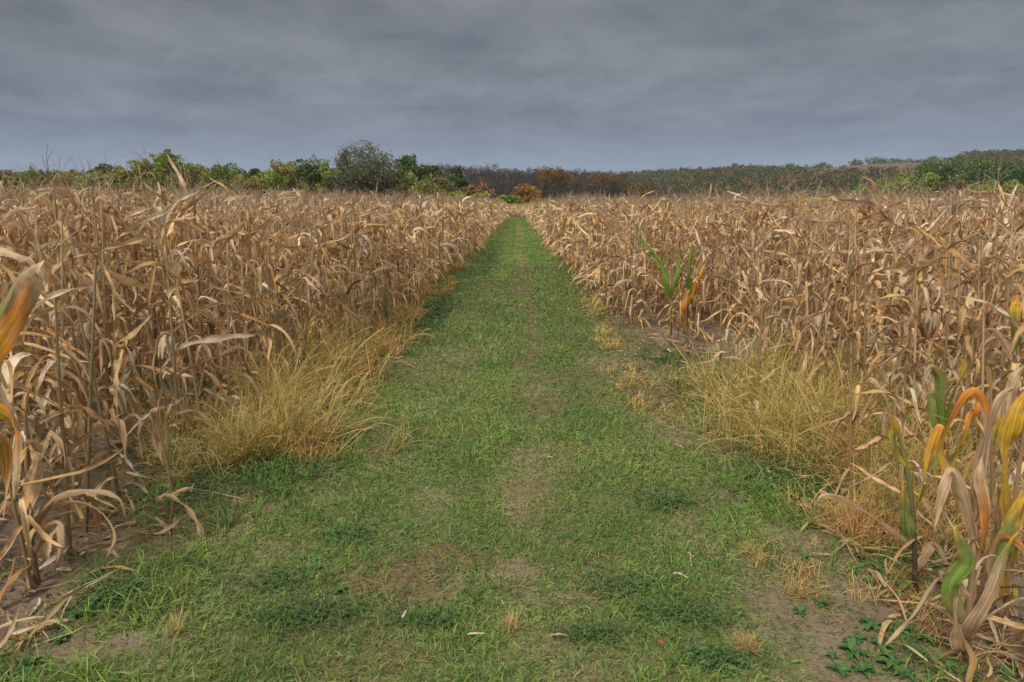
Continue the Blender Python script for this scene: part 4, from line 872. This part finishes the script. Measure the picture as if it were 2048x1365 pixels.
# ridge trees
for i, (px0, pt, wd, cols, lab) in enumerate(((1712, 319, 22, GY+OLT, 'grey tree alone on the skyline ridge'), (1748, 317, 34, DG, 'dark tree starting the ridge row right of the grey one'), (1780, 319, 34, DG+OLT, 'dark ridge tree, second of the skyline row'), (1806, 317, 30, OLT+DG, 'olive ridge tree, third of the skyline row'),
        (1838, 321, 30, DG, 'dark low tree in the middle of the skyline row'), (1862, 315, 30, OLT+DG, 'rounded olive tree on the ridge behind the green group'), (1890, 316, 28, OLT, 'olive skyline tree left of the bare ones'), (1915, 314, 24, BR+OLT, 'brown skyline tree just left of the bare ones'),
        (1962, 305, 26, GY, 'tall bare grey tree on the skyline, left of two'), (1985, 307, 22, BR+GY, 'bare brownish tree on the skyline, right of two'), (2020, 315, 36, DG+OLT, 'dark skyline tree near the right edge'), (1468, 329, 22, DG, 'small dark bump of a tree on the middle skyline'), (1585, 326, 26, DG, 'dark tree on the skyline above the brown hill field'), (1645, 327, 30, OLT+DG, 'olive tree on the skyline right of the hill field top'))):
    T(px0, pt, wd, 985, cols, lab, 'ridge_tree', 22, 1500, .8, base_f=-.05, shape='low', group='trees on the skyline ridge', sparse=.45 if 'bare' in lab else 0)

# far woods, each read as one mass
def wood(name, label, seed, X, Y, Hs, Ws, cols, weights, per, lsz, trunks=None, base=.1):
    r = np.random.default_rng(seed); n = len(X); g = zg(X, Y); nb = 6
    ci = r.choice(len(cols), n, p=A(weights, )/sum(weights)); tone = r.uniform(.7, 1.25, n)
    bx = r.normal(0, .22, (n, nb))*Ws[:, None]; by = r.normal(0, .22, (n, nb))*Ws[:, None]; bz = (base+(1-base)*r.uniform(.1, .92, (n, nb)))*Hs[:, None]; bt = r.uniform(.7, 1.3, (n, nb))
    ti = np.repeat(np.arange(n), per); bi = r.integers(0, nb, n*per); d = r.normal(0, 1, (n*per, 3)); d /= np.linalg.norm(d, axis=1)[:, None]
    q = (r.random(n*per)**.4)*Ws[ti]*.26
    P = np.stack([X[ti]+bx[ti, bi]+d[:, 0]*q, Y[ti]+by[ti, bi]+d[:, 1]*q, g[ti]+np.clip(bz[ti, bi]+d[:, 2]*q, .2, Hs[ti])], -1)
    V, F = leaf_quads(r, P, np.broadcast_to(lsz, (n*per,)))
    C = (A(cols)[ci[ti]]*(tone[ti]*bt[ti, bi]*r.uniform(.75, 1.25, n*per))[:, None])[:, None]+np.zeros(V.shape)
    b = Bag(); b.add(V, F, C)
    if trunks:
        for i in range(n):
            Vt, Ft = tube([(X[i], Y[i], g[i]-.5), (X[i]+r.normal(0, .4), Y[i], g[i]+Hs[i]*.5), (X[i]+r.normal(0, .8), Y[i], g[i]+Hs[i]*.92)], [.28, .2, .06], 4); b.add(Vt, Ft, A(trunks)*r.uniform(.7, 1.3))
    tag(obj(name, b.mesh(name, M_CROWN, False)), label, 'wood', kind='stuff')
r = np.random.default_rng(9)
# brown, nearly leafless wood behind the end of the track
n = 620; pxs = r.uniform(850, 1330, n); Y = r.uniform(330, 420, n); 
X = (pxs-1036)/FPX*Y; topy = np.interp(pxs, [850, 930, 1000, 1130, 1230, 1300, 1330], [330, 330, 336, 338, 346, 372, 392])+r.normal(0, 3.5, n)
Hs = np.array([atY(a, t_, y_)[2] for a, t_, y_ in zip(pxs, topy, Y)])-zg(X, Y); Hs = np.maximum(Hs, 4)
wood('bare_wood', 'brown nearly leafless autumn wood behind the end of the track', 91, X, Y, Hs, np.full(n, 6.5), [(.10, .075, .06), (.085, .07, .06), (.13, .08, .05), (.26, .12, .04), (.20, .15, .04)], [5, 4, 3, 1.2, .8], 170, .26, (.13, .115, .10))
n = 90; pxs = np.concatenate([r.uniform(1080, 1140, 45), r.uniform(1180, 1290, 45)]); Y = r.uniform(322, 332, n); X = (pxs-1036)/FPX*Y; topy = np.interp(pxs, [1080, 1130, 1200, 1230, 1300], [338, 340, 350, 352, 376])+r.normal(0, 4, n)
Hs = np.maximum(np.array([atY(a, t_, y_)[2] for a, t_, y_ in zip(pxs, topy, Y)])-zg(X, Y), 3)
wood('orange_wood', 'orange and rust treetops along the front of the brown wood', 92, X, Y, Hs, np.full(n, 6.), [(.30, .14, .03), (.24, .17, .035), (.15, .10, .05)], [3, 2, 3], 120, .28, None, .55)
# hillside wood
n = 9000; ang = r.uniform(-.86, .86, n); Rr = 360+650*np.sqrt(r.random(n)); X = ang*Rr; Y = Rr.copy()
pxs = 1036+FPX*ang
Hs = r.uniform(7, 12.5, n); Hs = np.where(Y > 900, Hs*.45, Hs)
pyt = 406-(zg(X, Y)+Hs-EYE)/Y*FPX*1.03
fl = np.interp(pxs, [1440, 1500, 1600, 1700, 1850, 1900], [300, 331, 336, 335, 332, 300])+r.normal(0, 1.5, n)
keep = (pyt > fl) & ~((np.abs(ang) < .22)&(Rr < 430)); X, Y, Hs = X[keep], Y[keep], Hs[keep]; n = len(X)
wood('hill_wood', 'mixed green and brown wood covering the distant hillside', 93, X, Y, Hs, r.uniform(7, 12, n), [(.10, .12, .03), (.135, .14, .035), (.17, .15, .05), (.20, .125, .06), (.34, .17, .04), (.07, .08, .04)], [4, 4, 3, 2.2, .8, 2], 60, .85, None, .1)
fx, fy = np.meshgrid(np.linspace(.31, .63, 40), np.linspace(560, 1000, 30)); FX = fx*fy
tag(obj('hill_field', mk_mesh('hill_field', np.stack([FX, fy, zg(FX, fy)+.6], -1), grid_faces(1, 30, 40), np.tile([.15, .10, .06], (1200, 1)), None, M_SOIL)), kind='structure')

# ------------------------------------------------------------------ haze
def haze():
    v = [(x, y, z) for x in (-2400, 2400) for y in (-1000, 2400) for z in (-4, 90)]
    me = bpy.data.meshes.new('haze'); me.from_pydata(v, [], [(0, 1, 3, 2), (4, 6, 7, 5), (0, 4, 5, 1), (2, 3, 7, 6), (0, 2, 6, 4), (1, 5, 7, 3)]); me.update()
    m = bpy.data.materials.new('haze'); m.use_nodes = True; t = m.node_tree; t.nodes.clear()
    o = t.nodes.new('ShaderNodeOutputMaterial'); p = t.nodes.new('ShaderNodeVolumePrincipled')
    p.inputs['Color'].default_value = (.86, .90, .95, 1); p.inputs['Density'].default_value = .00014; t.links.new(p.outputs[0], o.inputs['Volume'])
    me.materials.append(m); tag(obj('haze', me), 'thin pale haze in the air over the fields', 'haze', kind='stuff')
haze()
